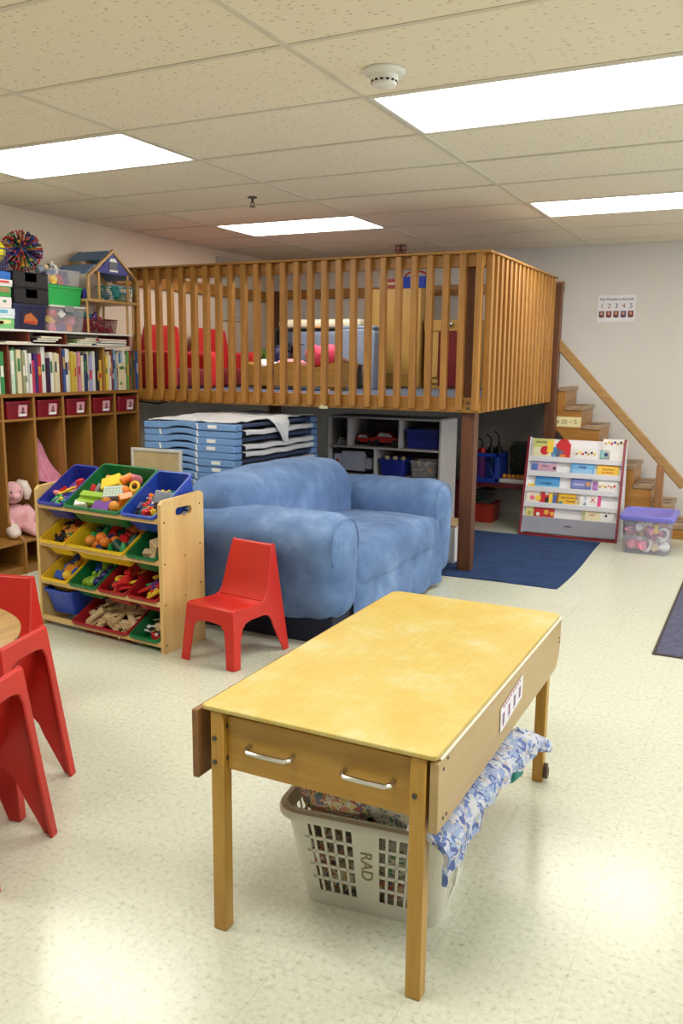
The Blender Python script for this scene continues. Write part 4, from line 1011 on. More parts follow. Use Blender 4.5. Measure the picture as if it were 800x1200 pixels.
def mesh_basket(name, label, cat, loc, hx, hy, h, mat, grp=None, taper=.012, gap=.02):
    t = thing(name, label, cat, loc, group=grp)
    m = MB()
    m.loft([rr_ring(hx-taper, hy-taper, .01, 0), rr_ring(hx-taper, hy-taper, .01, .004)])
    for q in range(int(h/gap)+1):
        zz = h*q/int(h/gap); k = taper*(1-zz/h)
        th = .008 if q in (0, int(h/gap)) else .003
        m.loft([rr_ring(hx-k, hy-k, .012, zz-th/2), rr_ring(hx-k, hy-k, .012, zz+th/2), rr_ring(hx-k-.004, hy-k-.004, .01, zz+th/2), rr_ring(hx-k-.004, hy-k-.004, .01, zz-th/2), rr_ring(hx-k, hy-k, .012, zz-th/2)], cap=False)
    for sg in (-1, 1):
        n = int(2*hy/gap)
        for q in range(n+1):
            y = -hy+.012+(2*hy-.024)*q/n; m.cyl((sg*(hx-taper-.002), y*(1-taper/hy), 0), (sg*(hx-.002), y, h), .002, n=5)
        n = int(2*hx/gap)
        for q in range(n+1):
            x = -hx+.012+(2*hx-.024)*q/n; m.cyl((x*(1-taper/hx), sg*(hy-taper-.002), 0), (x, sg*(hy-.002), h), .002, n=5)
    obj('mesh_tub', m, mat, t); return t
mesh_basket('mesh_basket', 'dark blue mesh basket on top of the stacked game boxes', 'basket', (SXc-.11, 3.945, z+.004), .11, .155, .135, plain('dark_blue_mesh', (28, 36, 110), .4))
m = MB(); m.ball((0, 0, 0), .075, 20); tag(obj('yellow_ball', m, plain('yellow_rubber', (232, 220, 40), .45), None, Tm(SXc-.075, 4.03, z+.125), angle=90), 'yellow ball in the dark blue mesh basket', 'ball')
for y, c, n_ in ((3.86, 'red', 'red'), (3.90, 'blue', 'blue'), (4.03, 'yellow', 'yellow')):
    o = bpy.data.objects.new('toy_block', toy_mesh('toy_block', c)); COL.objects.link(o); o.matrix_world = Tm(SXc-.08, y, z+.034) @ Rm(y*9, 4, 'Z'); tag(o, '%s block in the dark blue mesh basket' % n_, 'toy')
def tray(label, z0, y0=4.105, y1=4.40, h=.098):
    t = thing('desk_tray', label, 'tray', (SXc+.005, (y0+y1)/2, z0), group='black stacking trays'); w_ = (y1-y0)/2; d = .28
    m = MB(); m.box(-d, -w_, 0, 0, w_, .008, .002); m.box(-d, -w_, .0085, 0, -w_+.008, h-.004, .002); m.box(-d, w_-.008, .0085, 0, w_, h-.004, .002); m.box(-d, -w_+.0085, .0085, -d+.008, w_-.0085, h-.004)
    o = [(-w_+.0085, .0085), (w_-.0085, .0085), (w_-.0085, h-.004), (.05, h-.004), (.05, h*.40), (-.05, h*.40), (-.05, h-.004), (-w_+.0085, h-.004)]
    m.prism(o, -.008, 0, 'x'); obj('tray_body', m, BLK, t)
    m = MB(); m.box(-d-.003, -w_-.004, h-.004, .004, w_+.004, h+.004, .002)
    obj('tray_lid', m, BLK, t); return t
NAVYC = plain('navy_box_plastic', (30, 36, 74), .4)
t = thing('navy_box', 'dark navy plastic box with an orange picture label below the black trays', 'box', (SXc, 4.24, zs))
m = MB(); m.loft([[(p[0]-.13, p[1], p[2]) for p in rr_ring(.12, .128, .012, 0)], [(p[0]-.13, p[1], p[2]) for p in rr_ring(.132, .142, .012, .15)]]); obj('tub', m, NAVYC, t)
m = MB(); m.loft([[(p[0]-.13, p[1], p[2]) for p in rr_ring(.135, .148, .012, .1505)], [(p[0]-.13, p[1], p[2]) for p in rr_ring(.135, .148, .012, .166)]]); obj('lid', m, NAVYC, t)
m = MB(); m.M = Tm(.0, .0, .075) @ Rm(.1, 4, 'Y')
m.box(-.004, -.08, -.05, .0, .065, .05); m.mi = 1; m.prism([(-.06, -.03), (.05, -.04), (.06, -.01), (.0, .035), (-.05, .02)], .0, .0012, 'x'); m.mi = 2; m.box(.0012, -.05, -.03, .0018, .04, -.018)
obj('picture_label', m, [plain('dark_label', (44, 36, 60), .5), plain('orange_print', (200, 110, 50), .5), plain('red_print', (190, 40, 40), .5)], t)
tray('lower black desk tray with a hand slot, on the navy box', zs+.167); tray('upper black desk tray with a hand slot, below the spiky ball', zs+.27)
# spiky ball
t = thing('spiky_ball', 'multicoloured spiky rubber-string ball on the black trays', 'ball', (SXc-.10, 4.285, zs+.376+.145))
m = MB(); m.ball((0, 0, 0), .05, 14); obj('core', m, plain('ball_core', (40, 40, 90), .5), t)
cols = [(178, 40, 44), (44, 60, 150), (50, 130, 70), (206, 150, 50), (34, 34, 60)]
for ci, c in enumerate(cols):
    m = MB(); rn = random.Random(ci)
    for k in range(38):
        d = Vector((rn.gauss(0, 1), rn.gauss(0, 1), rn.gauss(0, 1))).normalized()
        m.tube([d*.045, d*.095+Vector((0, 0, -.004)), d*rn.uniform(.112, .130)+Vector((0, 0, -.008))], [.005, .0048, .0052], 5)
        m.mi = 1 if k % 2 else 0; m.ball(d*.128+Vector((0, 0, -.008)), .0085, 6); m.mi = 0
    o_ = obj('strands', m, [plain('strand_%d' % ci, c, .5), plain('strand_0', cols[0], .5)], t); o_['kind'] = 'stuff'
# clear bins and green bin
GREEN = plain('bright_green_plastic', (40, 176, 84), .4, var=.05)
def open_tub(label, name, cat, x, y, z0, hx, hy, h, mat, lid=None, lidmat=None, grp=None, tp=.016):
    t = thing(name, label, cat, (x-hx, y, z0), group=grp)
    m = MB(); m.loft([rr_ring(hx-tp, hy-tp, .014, 0), rr_ring(hx-.002, hy-.002, .016, h), rr_ring(hx-.005, hy-.005, .014, h), rr_ring(hx-tp-.004, hy-tp-.004, .012, .004)]); obj('tub', m, mat, t)
    m = MB(); m.loft([rr_ring(hx, hy, .018, h-.014), rr_ring(hx+.004, hy+.004, .018, h-.012), rr_ring(hx+.004, hy+.004, .018, h), rr_ring(hx-.004, hy-.004, .016, h+.001), rr_ring(hx-.004, hy-.004, .016, h-.01), rr_ring(hx, hy, .018, h-.014)], cap=False)
    if lid is None: obj('rim', m, mat, t)
    else:
        m = MB(); m.loft([rr_ring(hx+.006, hy+.006, .018, h+.0015), rr_ring(hx+.007, hy+.007, .018, h+.012), rr_ring(hx-.01, hy-.01, .016, h+.015)]); obj('lid', m, lidmat, t)
        m = MB(); m.box(hx+.0075, -.045, h-.03, hx+.012, .045, h+.012, .002); obj('latch', m, plain('grey_latch', (150, 150, 150), .4), t)
    return t
CLR = clear('clear_plastic', (228, 226, 232), .18, .2)
open_tub('clear lidded bin of pink and purple toys on the white shelf', 'storage_bin', 'bin', SXc+.01, 4.575, zs, .13, .168, .162, CLR, 1, WHITE)
def loose(kind, c, x, y, z, rot, label, sc=1.0):
    o = bpy.data.objects.new(kind, toy_mesh(kind, c)); COL.objects.link(o); o.matrix_world = Tm(x, y, z) @ Euler(rot).to_matrix().to_4x4() @ Matrix.Scale(sc, 4)
    return tag(o, label, 'toy', label)
rn = random.Random(5)
for k in range(26):
    c = ['pink', 'purple', 'pink', 'red', 'orange', 'yellow', 'white'][k % 7]; kd = ['toy_block', 'toy_ball', 'toy_cylinder', 'toy_cone'][k % 4]
    loose(kd, c, SXc-.04-.06*(k % 4)+rn.uniform(-.01, .01), 4.455+.044*(k % 6), zs+.03+.045*(k//10), (rn.random(), rn.random(), rn.random()*6), '%s %s in the clear lidded bin on the shelf' % (c, CNAME[kd]), 1.05)
zg = zs+.178
open_tub('bright green bin between the two clear bins on the shelf', 'storage_bin', 'bin', SXc-.005, 4.572, zg, .12, .165, .128, GREEN, tp=.012)
text('lettering', 'TOYS', .022, plain('dark_green_ink', (20, 110, 50), .6), [o for o in COL.objects if o.name.startswith('storage_bin')][-1], Tm(.1145, 0, .07) @ Rm(.09, 4, 'Y') @ Rm(PI/2, 4, 'Z') @ face) if False else None
zc_ = zg+.1295
m = MB(); m.box(-.235, -.158, 0, 0, .158, .006, .002); lid_ = tag(obj('bin_lid', m, GREEN, None, Tm(SXc-.007, 4.572, zc_)), 'flat green lid covering the bright green bin', 'lid')
open_tub('clear open toy bin on top of the bright green bin', 'storage_bin', 'bin', SXc-.01, 4.575, zc_+.0065, .115, .158, .105, CLR, tp=.01)
for k, (kd, c, y, dz, sc) in enumerate([('toy_cylinder', 'yellow', 4.48, .03, 1.4), ('toy_cylinder', 'blue', 4.49, .075, 1.3), ('toy_block', 'blue', 4.58, .03, 1.3), ('toy_block', 'red', 4.56, .032, 1.2), ('toy_ring', 'white', 4.53, .1, 1.5), ('toy_block', 'purple', 4.64, .03, 1.2), ('toy_ball', 'navy', 4.60, .085, 1.3),
                                   ('toy_stick', 'white', 4.55, .11, 1.2), ('toy_cone', 'grey', 4.67, .05, 1.0), ('toy_block', 'amber', 4.46, .028, 1.2)]):
    loose(kd, c, SXc-.06-.02*(k % 3), y, zc_+.01+dz, (.2*k, .3*k, .7*k), '%s %s in the clear open bin on the green bin' % (c, CNAME[kd]), sc)
loose('toy_figure', 'grey', SXc-.03, 4.40, zs+.376+.04, (0, 1.2, 1.4), 'grey toy figure lying beside the spiky ball', 1.5)
# maroon lattice basket and doll house
MAR = plain('maroon_plastic', (104, 22, 40), .4)
t = mesh_basket('lattice_basket', 'maroon lattice basket below the doll house', 'basket', (SXc-.115, 4.925, zs+.001), .115, .168, .1, MAR, gap=.0135)
for k in range(16):
    c = ['red', 'pink', 'white', 'red', 'tan', 'purple'][k % 6]; kd = ['toy_ring', 'toy_block', 'toy_ball', 'toy_stick'][k % 4]
    loose(kd, c, SXc-.05-.05*(k % 3), 4.79+.028*(k % 10), zs+.03+.045*(k//10), (k, k*.7, k*.3), '%s %s in the maroon lattice basket' % (c, CNAME[kd]), .95)
loose('toy_plank', 'teal', SXc-.14, 4.82, zs+.137, (0, .1, 1.5), 'teal plank block on top of the maroon lattice basket', 1.5); loose('toy_cone', 'purple', SXc-.11, 4.96, zs+.13, (0, .3, .5), 'purple cone toy on top of the maroon lattice basket', 1.0)
DW = wood('dollhouse_pine', (206, 166, 100), (176, 130, 72), 'x', .5, .7); DWz = wood('dollhouse_pine', (206, 166, 100), (176, 130, 72), 'z', .5, .7)
NB = plain('navy_gable', (36, 36, 130), .5); BG = plain('blue_grey_roof', (96, 130, 170), .5)
dh = thing('dollhouse', 'wooden doll house with navy gable and blue roof slats, on a stand', 'doll house', (FX+.02, 5.012, 1.815))
m = MB(); m.box(-.34, -.275, -.018, .012, .275, 0, .002); obj('base_board', m, DW, dh)
ev, pk = .165, .365
for x in (-.325, -.013):
    fm = []
    for sy in (-1, 1):
        m = MB(); m.box(x, sy*.262-.009, .0005, x+.018, sy*.262+.009, ev, .001); obj('corner_post', m, DWz, dh)
        m = MB(); m.prism([(sy*.274, ev-.008), (sy*.0, pk), (0, pk-.026), (sy*.256, ev-.012)], x-.001, x+.02, 'x'); obj('rafter', m, DWz, dh)
    if x > -.1:
        m = MB(); o = [(-.165, .19), (.165, .19), (.150, .212), (.0, .335), (-.150, .212)]
        m.prism(o, x+.004, x+.014, 'x'); g = obj('gable', m, NB, dh)
        m = MB(); m.box(x+.0142, -.045, .21, x+.0165, .04, .285); m.mi = 1; m.prism([(-.045, .276), (.04, .276), (.02, .3), (-.025, .3)], x+.0142, x+.017, 'x'); m.box(x+.0142, -.045, .205, x+.017, .045, .219)
        obj('gable_window', m, [plain('slate_pane', (74, 82, 96), .4), WHITE], g)
        for y in (-.155, .155):
            m = MB(); m.box(x+.003, y-.009, .0005, x+.015, y+.009, .195, .001); obj('porch_post', m, DWz, dh)
for sy in (-1, 1):
    d = Vector((0, sy*.274, ev-pk)); a = math.atan2(pk-ev, .274)
    for q0, q1 in (((.08, .42), (.62, .97))[0], ((.08, .42), (.62, .97))[1]):
        m = MB(); A = Vector((0, 0, pk))+d*q0; B_ = Vector((0, 0, pk))+d*q1; nrm = Vector((0, math.sin(a)*sy, math.cos(a)))
        m.loft([[(-.322, A.y, A.z), (-.322, A.y+nrm.y*.007, A.z+nrm.z*.007), (-.322, B_.y+nrm.y*.007, B_.z+nrm.z*.007), (-.322, B_.y, B_.z)], [(-.016, A.y, A.z), (-.016, A.y+nrm.y*.007, A.z+nrm.z*.007), (-.016, B_.y+nrm.y*.007, B_.z+nrm.z*.007), (-.016, B_.y, B_.z)]])
        obj('roof_slat', m, BG, dh)
m = MB(); m.box(-.2, -.24, .0005, -.08, -.165, .075, .002); obj('blue_box_room', m, NB, dh)
for x in (-.32, -.03):
    for y in (-.25, .17, .235):
        m = MB(); m.cyl((x, y, -.2365), (x, y*1.02, -.018), .009, n=8); obj('stand_leg', m, DWz, dh)
TEAL = plain('teal_plastic', (60, 150, 150), .4)
mesh_basket('lattice_basket', 'teal lattice basket inside the doll house', 'basket', (FX-.075, 5.125, 1.818), .09, .12, .105, TEAL, gap=.03)
loose('toy_block', 'tan', FX-.05, 5.16, 1.85, (.2, .3, .4), 'tan block in the teal lattice basket', 1.3); loose('toy_cylinder', 'teal', FX-.02-.02, 5.10, 1.885, (.4, 1.2, .3), 'teal cylinder block on top of the teal lattice basket', 1.4); loose('toy_block', 'blue', FX-.06, 5.21, 1.86, (1, .3, .2), 'blue block in the teal lattice basket', 1.0)
loose('toy_block', 'grey', FX-.11, 5.06, 1.86, (1, .3, 1.2), 'grey block in the teal lattice basket', 1.0)

# ------------------------------------------------------------------ loft
PNz = wood('loft_pine', (190, 136, 62), (146, 95, 38), 'z', .4, .7, knots=.5); PNx = wood('loft_pine', (190, 136, 62), (146, 95, 38), 'x', .4, .7, knots=.3); PNy = wood('loft_pine', (190, 136, 62), (146, 95, 38), 'y', .4, .7, knots=.3)
DPz = wood('dark_post', (112, 66, 36), (78, 42, 22), 'z', .5, .6)
LX0, LX1, LY0, LY1 = XL+.004, -1.68, 5.36, 7.18
LZ0, LZF, LZT = 1.072, 1.163, 2.085
lo = thing('loft', 'raised wooden play loft with a slatted railing', 'loft', (0, 0, 0))
m = MB(); m.box(LX0, LY0+.042, 1.085, LX1-.042, YB-.001, 1.15); obj('deck', m, plain('deck_underside', (70, 66, 62), .8), lo)
m = MB(); m.box(LX0, LY0+.043, 1.1505, LX1-.043, YB-.001, LZF, .001); obj('carpet', m, fabric('loft_carpet', (72, 88, 116), None, 30), lo)
m = MB(); m.box(LX0, LY0, LZ0, LX1, LY0+.04, LZF+.006, .003); obj('front_beam', m, PNx, lo)
m = MB(); m.box(LX1-.04, LY0+.0405, LZ0, LX1, LY1, LZF+.006, .003); obj('side_beam', m, PNy, lo)
m = MB(); m.box(LX0, LY0, 1.995, LX1-.001, LY0+.036, 2.072, .003); m.box(LX0, LY0-.05, 2.0725, LX1+.052, LY0+.05, 2.088, .004); obj('front_top_rail', m, PNx, lo)
m = MB(); m.box(LX1-.036, LY0+.0365, 1.995, LX1, LY1, 2.072, .003); m.box(LX1-.05, LY0+.0505, 2.0725, LX1+.052, LY1, 2.088, .004); obj('side_top_rail', m, PNy, lo)
nb = 26
for k in range(nb):
    x = -1.814-.1099*(k-1)
    if k == 0: x = -1.705
    m = MB(); m.prism([(x-.019, 1.088), (x+.019, 1.088), (x+.021, 1.11), (x+.021, 2.0715), (x-.021, 2.0715), (x-.021, 1.11)], LY0-.044, LY0-.0005, 'y'); bevel(obj('baluster', m, PNz, lo), .003, 1)
for k in range(17):
    y = LY0+.045+.1072*k
    m = MB(); m.box(LX1+.0005, y-.021, 1.082, LX1+.044, y+.021, 2.0715, .003); obj('baluster', m, PNz, lo)
m = MB(); m.box(LX1-.135, LY0+.045, 0, LX1-.045, LY0+.135, 2.0, .004); obj('corner_post', m, DPz, lo)
m = MB(); m.box(-1.69, LY1+.001, 0, -1.60, LY1+.09, 2.04, .004); obj('stair_post', m, DPz, lo)
m = MB(); m.box(XL+.02, YB-.1, 0, XL+.11, YB-.012, 2.1, .004); obj('wall_corner_post', m, DPz, lo)
m = MB(); m.box(XL+.002, LY0+.05, 1.985, XL+.04, YB-.105, 2.085, .003); obj('wall_rail', m, PNy, lo)
m = MB(); m.box(XL+.115, YB-.04, 2.02, -1.72, YB-.002, 2.11, .003); obj('back_wall_rail', m, PNx, lo)
for x, z in ((-1.715, 1.135), (-1.715, 1.1), (-1.75, 1.145)):
    m = MB(); m.cyl((x-.045, LY0+.0005, z), (x-.045, LY0-.005, z), .010, n=10); obj('bolt', m, MATS['bolt_metal'], lo)
m = MB(); m.box(-2.83, LY0-.047, 1.067, -2.765, LY0-.0445, 1.086); m.mi = 1; m.box(-2.82, LY0-.048, 1.083, -2.80, LY0-.0445, 1.094)
tag(obj('torn_label', m, [plain('old_paper', (222, 212, 170), .8), plain('old_paper', (222, 212, 170), .8)]), 'torn bit of pale paper stuck on the loft beam', 'label')
m = MB(); m.tube([(XL+.02, 5.5, 1.07), (XL+.03, 5.9, 1.02), (XL+.03, 6.2, 1.055), (XL+.03, 6.6, 1.0), (XL+.03, 7.0, 1.05), (XL+.03, 7.3, 1.075)], .006, 6)
tag(obj('hanging_cable', m, BLK), 'dark cable sagging along the wall under the loft', 'cable')
# stairs
st = thing('stairs', 'pine staircase up to the loft along the back wall with handrail', 'stairs', (0, 0, 0))
SY0, SY1 = 7.275, 7.74
RISE, RUN = .1545, .147
XT, ZT0 = -1.53, 1.20
NS = 8
TRD = wood('grey_tread', (176, 148, 116), (140, 112, 84), 'y', .55, .6)
for yy, nm in ((SY0, 'stringer'), (SY1-.03, 'stringer')):
    pts = [(-1.685, .93), (-1.685, ZT0-.0355)]
    for k in range(NS):
        xe = XT+RUN*k-.012; pts += [(xe, ZT0-RISE*k-.0355), (xe, ZT0-RISE*(k+1)-.0355 if k < NS-1 else 0)]
    pts = pts+[(-.79, 0)]
    m = MB(); m.prism(pts, yy, yy+.03, 'y'); obj(nm, m, PNx, st)
for k in range(NS):
    xa = (XT+RUN*(k-1)-.012) if k else -1.598; xb = XT+RUN*k
    m = MB(); z = ZT0-RISE*k
    m.box(xa+.001, SY0-.01, z-.035, xb, SY1+.01, z, .004); tr = obj('tread', m, TRD, st)
    m = MB()
    for yy in (.26, .62): m.box(xa+.03, SY0+.465*yy, z-.001, xb-.028, SY0+.465*yy+.03, z+.0008)
    for q in (.26, .62):
        m = MB(); m.box(xa+.035, SY0+.465*q, z-.001, xb-.025, SY0+.465*q+.03, z+.0012); obj('grip_strip', m, BLK, tr)
    m = MB(); m.box(xb-.028, SY0+.0305, max(0, z-RISE), xb-.0125, SY1-.0305, z-.0355); obj('riser', m, PNy, st)
m = MB(); m.box(-.775, SY0-.052, .12, -.715, SY0-.0105, .60, .004); obj('handrail_post', m, DPz if False else wood('rail_post', (170, 120, 76), (136, 90, 52), 'z', .5), st)
pr = []
a = Vector((-1.70, SY0-.03, 1.648)); b_ = Vector((-.56, SY0-.03, .44)); d = (b_-a).normalized()
m = MB(); m.M = Matrix.Translation(a) @ d.to_track_quat('X', 'Z').to_matrix().to_4x4(); m.box(0, -.02, -.036, (b_-a).length, .02, .036, .008)
obj('handrail', m, wood('handrail_wood', (182, 144, 90), (152, 112, 62), 'x', .4, .7), st)
m = MB(); m.box(-1.632, SY0-.0016, .872, -1.40, SY0-.0004, .955)
nt_ = tag(obj('stair_note', m, plain('cream_card', (240, 226, 172), .7)), 'cream card with handwriting taped to the stair side', 'note')
text('handwriting', '# 20 ~ 5', .05, plain('pencil', (120, 110, 84), .8), nt_, Tm(-1.52, SY0-.002, .913) @ face)

# ------------------------------------------------------------------ on the loft
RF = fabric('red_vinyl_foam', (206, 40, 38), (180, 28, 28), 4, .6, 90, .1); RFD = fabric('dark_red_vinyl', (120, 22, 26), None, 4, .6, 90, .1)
def foam_chair(label, x, y, rz, s=1.0):
    t = thing('foam_armchair', label, 'armchair', (x, y, LZF+.001), rz, group='red armchairs on the loft')
    f = wr(int(y*10), .006, 6, .003, 15)
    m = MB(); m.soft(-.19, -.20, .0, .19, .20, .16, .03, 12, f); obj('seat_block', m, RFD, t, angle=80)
    m = MB()
    def bk_(p, n): p = f(p, n); p.x *= 1-.28*max(0, p.z-.2)/.33; return p
    m.soft(-.205, .125, .0, .225, .225, .51, .03, 14, bk_); obj('backrest', m, RF, t, angle=80)
    for sx in (-1, 1): m = MB(); m.soft(sx*.225-.055, -.22, .0, sx*.225+.055, .2, .30, .035, 14, f); obj('arm', m, RF, t, angle=80)
foam_chair('red foam armchair at the left end of the loft', -4.41, 5.76, math.radians(80))
foam_chair('red foam armchair at the left wall of the loft, nearer the doll cradle', -4.40, 6.42, math.radians(76))
# doll cradle
CRm = wood('cradle_pine', (196, 152, 76), (166, 120, 52), 'x', .45, .7)
t = thing('doll_cradle', 'wooden doll cradle with a wavy rim full of dolls clothes', 'cradle', (-3.48, 6.2, LZF+.001))
def wav(x): return .205+.022*math.cos(x*13+.5)
for yy in (-.15, .138):
    m = MB(); n = 22; pts = [(-.42, .03)]+[(-.46+.92*k/n, wav(-.46+.92*k/n)) for k in range(n+1)]+[(.42, .03)]
    m.prism(pts, yy, yy+.012, 'y'); obj('side_board', m, CRm, t)
for sx in (-1, 1):
    m = MB(); m.loft([[(sx*.41, -.1375, .03), (sx*.41, .1375, .03), (sx*.422, .1375, .03), (sx*.422, -.1375, .03)], [(sx*.442, -.1375, .22), (sx*.442, .1375, .22), (sx*.454, .1375, .22), (sx*.454, -.1375, .22)]]); obj('end_board', m, CRm, t)
    m = MB(); m.prism([(-.16, .0), (.16, 0), (.13, .029), (-.13, .029)], sx*.34-.01, sx*.34+.01, 'x'); obj('foot', m, CRm, t)
m = MB(); m.box(-.409, -.1375, .0295, .409, .1375, .042); obj('bottom_board', m, CRm, t)
def heap(name, lb, x, y, z, a, b_, c, mat, seed, cat='cloth'):
    m = MB(); m.soft(-a, -b_, -c, a, b_, c, min(a, b_, c)*.95, 14, lump(seed, .02, 9)); tag(obj(name, m, mat, None, Tm(x, y, z), angle=80), lb, cat)
PKF = fabric('coral_pink_cloth', (238, 84, 112), (216, 60, 92), 5)
heap('pink_blanket', 'coral pink blanket heaped in the doll cradle', -3.26, 6.18, 1.435, .13, .11, .085, PKF, 3)
heap('pale_cloth', 'pale pink doll clothes at the left of the doll cradle heap', -3.55, 6.18, 1.34, .12, .1, .06, fabric('pale_pink_cloth', (226, 150, 160)), 4)
heap('cream_cloth', 'cream cloth at the left end of the doll cradle', -3.78, 6.18, 1.34, .09, .09, .055, SHEETM, 6)
heap('brown_cloth', 'brown cloth at the right end of the doll cradle', -3.10, 6.2, 1.36, .055, .08, .06, fabric('brown_cloth', (110, 70, 50)), 8)
def frond_plant():
    t = thing('dark_pompom', 'black shaggy pompom wig lying behind the doll cradle', 'toy', (-3.72, 6.5, 1.46)); m = MB(); rn = random.Random(3)
    for k in range(26):
        a = rn.uniform(0, 6.28); e = rn.uniform(-.1, 1.2); r = rn.uniform(.09, .15)
        d = Vector((math.cos(a)*math.cos(e), math.sin(a)*math.cos(e), math.sin(e)))
        m.tube([(0, 0, 0), d*r*.6+Vector((0, 0, .02)), d*r+Vector((0, 0, -.02))], [.008, .007, .002], 5)
    o = obj('strands', m, BLK, t, angle=80); o['kind'] = 'stuff'
    m = MB(); m.cyl((0, 0, 1.164-1.46), (0, 0, 0), .03); obj('stem', m, plain('dark_stem', (60, 44, 36), .6), t)
frond_plant()
t = thing('potted_plant', 'small green plant in a grey pot at the left rear of the loft', 'plant', (-4.28, 7.0, LZF+.001))
m = MB(); m.lathe([(.0001, 0), (.07, 0), (.09, .18), (.08, .18), (.0001, .16)]); obj('pot', m, plain('grey_pot', (130, 134, 138), .5), t)
m = MB(); rn = random.Random(8)
for k in range(28):
    a = rn.uniform(0, 6.28); r = rn.uniform(.06, .15); h = rn.uniform(.2, .34); c, s2 = math.cos(a), math.sin(a)
    m.loft([[(c*.02, s2*.02, .17), (c*.02-s2*.004, s2*.02+c*.004, .172)], [(c*r*.6-s2*.03, s2*r*.6+c*.03, h), (c*r*.6+s2*.03, s2*r*.6-c*.03, h+.01)], [(c*r, s2*r, h-.02), (c*r+.003, s2*r, h-.02)]], cap=False, closed=False)
o = obj('leaves', m, plain('leaf_green', (128, 170, 70), .5), t); o['kind'] = 'stuff'
m = MB(); m.soft(-.1, -.08, 0, .1, .08, .38, .04, 12, lump(9, .01)); tag(obj('blue_print_bag', m, print_fabric('navy_print', [(40, 46, 90), (70, 76, 130), (30, 30, 60), (120, 120, 160)], 40), None, Tm(-4.05, 6.95, LZF+.002), angle=80), 'navy patterned fabric bag standing beside the play kitchen', 'bag')
m = MB(); m.soft(-.13, -.08, 0, .13, .08, .55, .07, 12, lump(12, .03, 7)); tag(obj('black_bag', m, fabric('black_cloth', (26, 24, 26)), None, Tm(-4.25, 7.35, LZF+.002), angle=80), 'black bag slumped in the back corner of the loft', 'bag')
# grey play kitchen with cream top
GP = plain('grey_blue_plastic', (128, 140, 160), .4, var=.05); CRP = plain('cream_plastic', (232, 226, 200), .4, var=.04); GPD = plain('dark_grey_plastic', (84, 90, 104), .45)
t = thing('play_kitchen', 'grey plastic play kitchen with a cream counter on the loft', 'play kitchen', (-3.66, 6.95, LZF+.001))
m = MB(); m.soft(-.40, -.14, .515, .42, .14, .60, .035, 16); obj('counter', m, CRP, t, angle=80)
m = MB(); m.box(-.34, -.11, 0, .30, .12, .51, .03); obj('cabinet_body', m, GPD, t)
m = MB(); m.soft(-.26, -.135, .22, .06, -.1, .49, .02, 12); obj('oven_door', m, GP, t, angle=80)
m = MB(); m.soft(.10, -.135, .22, .27, -.1, .49, .02, 12); obj('cupboard_door', m, GP, t, angle=80)
m = MB(); m.soft(-.10, -.155, .52, .05, -.1415, .535, .006, 8); obj('handle', m, plain('orange_handle', (220, 150, 90), .4), t)
t = thing('play_table', 'grey moulded plastic play stand with an open leg space, next to the cabinet', 'play stand', (-3.16, 6.72, LZF+.001))
pts = [(-.18, 0), (-.06, 0), (-.06, .2), (.06, .2), (.06, 0), (.155, 0), (.165, .47), (.14, .5), (-.15, .5), (-.175, .47)]
m = MB(); m.prism(pts, -.12, .12, 'y'); bevel(obj('moulded_body', m, GP, t), .012, 3)
m = MB(); m.soft(-.17, -.1, .5, .16, .11, .53, .014, 10); obj('top_pad', m, GP, t, angle=80)
# wardrobe and play stove
CBz = wood('cabinet_maple', (204, 164, 88), (182, 138, 66), 'z', .42, .5); CBx = wood('cabinet_maple', (204, 164, 88), (182, 138, 66), 'x', .42, .5)
t = thing('play_wardrobe', 'tall maple play wardrobe with two doors on the loft', 'wardrobe', (-3.09, 7.2, LZF+.001))
m = MB(); m.box(-.27, .0, 0, .27, .3, .875, .004); obj('carcass', m, CBz, t)
for x0, x1 in ((-.268, -.085), (-.08, .268)):
    m = MB(); m.box(x0, -.018, .12, x1, -.0005, .87, .003); d_ = obj('door', m, CBz, t)
    m = MB(); m.box((x1-.03) if x0 < -.2 else (x0+.02), -.03, .48, (x1-.022) if x0 < -.2 else (x0+.028), -.0185, .56, .002); obj('pull', m, plain('bronze_pull', (110, 84, 50), .4, .7), d_)
m = MB(); m.box(-.268, -.018, .01, .268, -.0005, .115, .003); obj('drawer_front', m, CBx, t)
t = thing('blue_crate', 'blue plastic basket with a red handle on the play wardrobe', 'basket', (-2.93, 7.33, LZF+.8775))
m = MB(); m.loft([rr_ring(.11, .09, .02, 0), rr_ring(.135, .11, .02, .10), rr_ring(.13, .105, .018, .10), rr_ring(.105, .085, .018, .005)]); obj('tub', m, PC['blue'], t)
m = MB(); m.tube([(.11*math.cos(a), 0, .1+.055*math.sin(a)) for a in [PI*k/12 for k in range(13)]], .008, 8); obj('handle', m, RED, t)
for k, (h, c, lb) in enumerate(((.034, (150, 34, 40), 'red flat box lying at the bottom on the play wardrobe'), (.022, (214, 190, 150), 'tan flat box in the middle of the pile on the play wardrobe'), (.028, (150, 40, 40), 'dark red flat box topping the pile on the play wardrobe'))):
    carton(lb, 7.24, 7.4, LZF+.8775+[0, .035, .058][k], h, c, [], 'flat_box', 'box', 'flat boxes on the wardrobe', -3.10, .1)
t = thing('play_stove', 'maple play stove with a dark red front and chrome knobs', 'play stove', (-2.56, 7.22, LZF+.001))
m = MB(); m.box(-.23, 0, .045, .24, .28, .60, .004); m.box(-.21, .02, 0, .22, .26, .0445); obj('carcass', m, CBz, t)
m = MB(); m.box(-.23, -.02, .5, .24, -.0005, .598, .004); cp = obj('control_panel', m, CBx, t)
for x in (.01, .12, .2)[:2]:
    m = MB(); m.M = Tm(x, -.02, .565) @ Rm(PI/2, 4, 'X'); m.lathe([(.0001, 0), (.014, 0), (.014, .012), (.026, .016), (.027, .03), (.02, .038), (.0001, .04)], n=18); obj('knob', m, CHROME, cp)
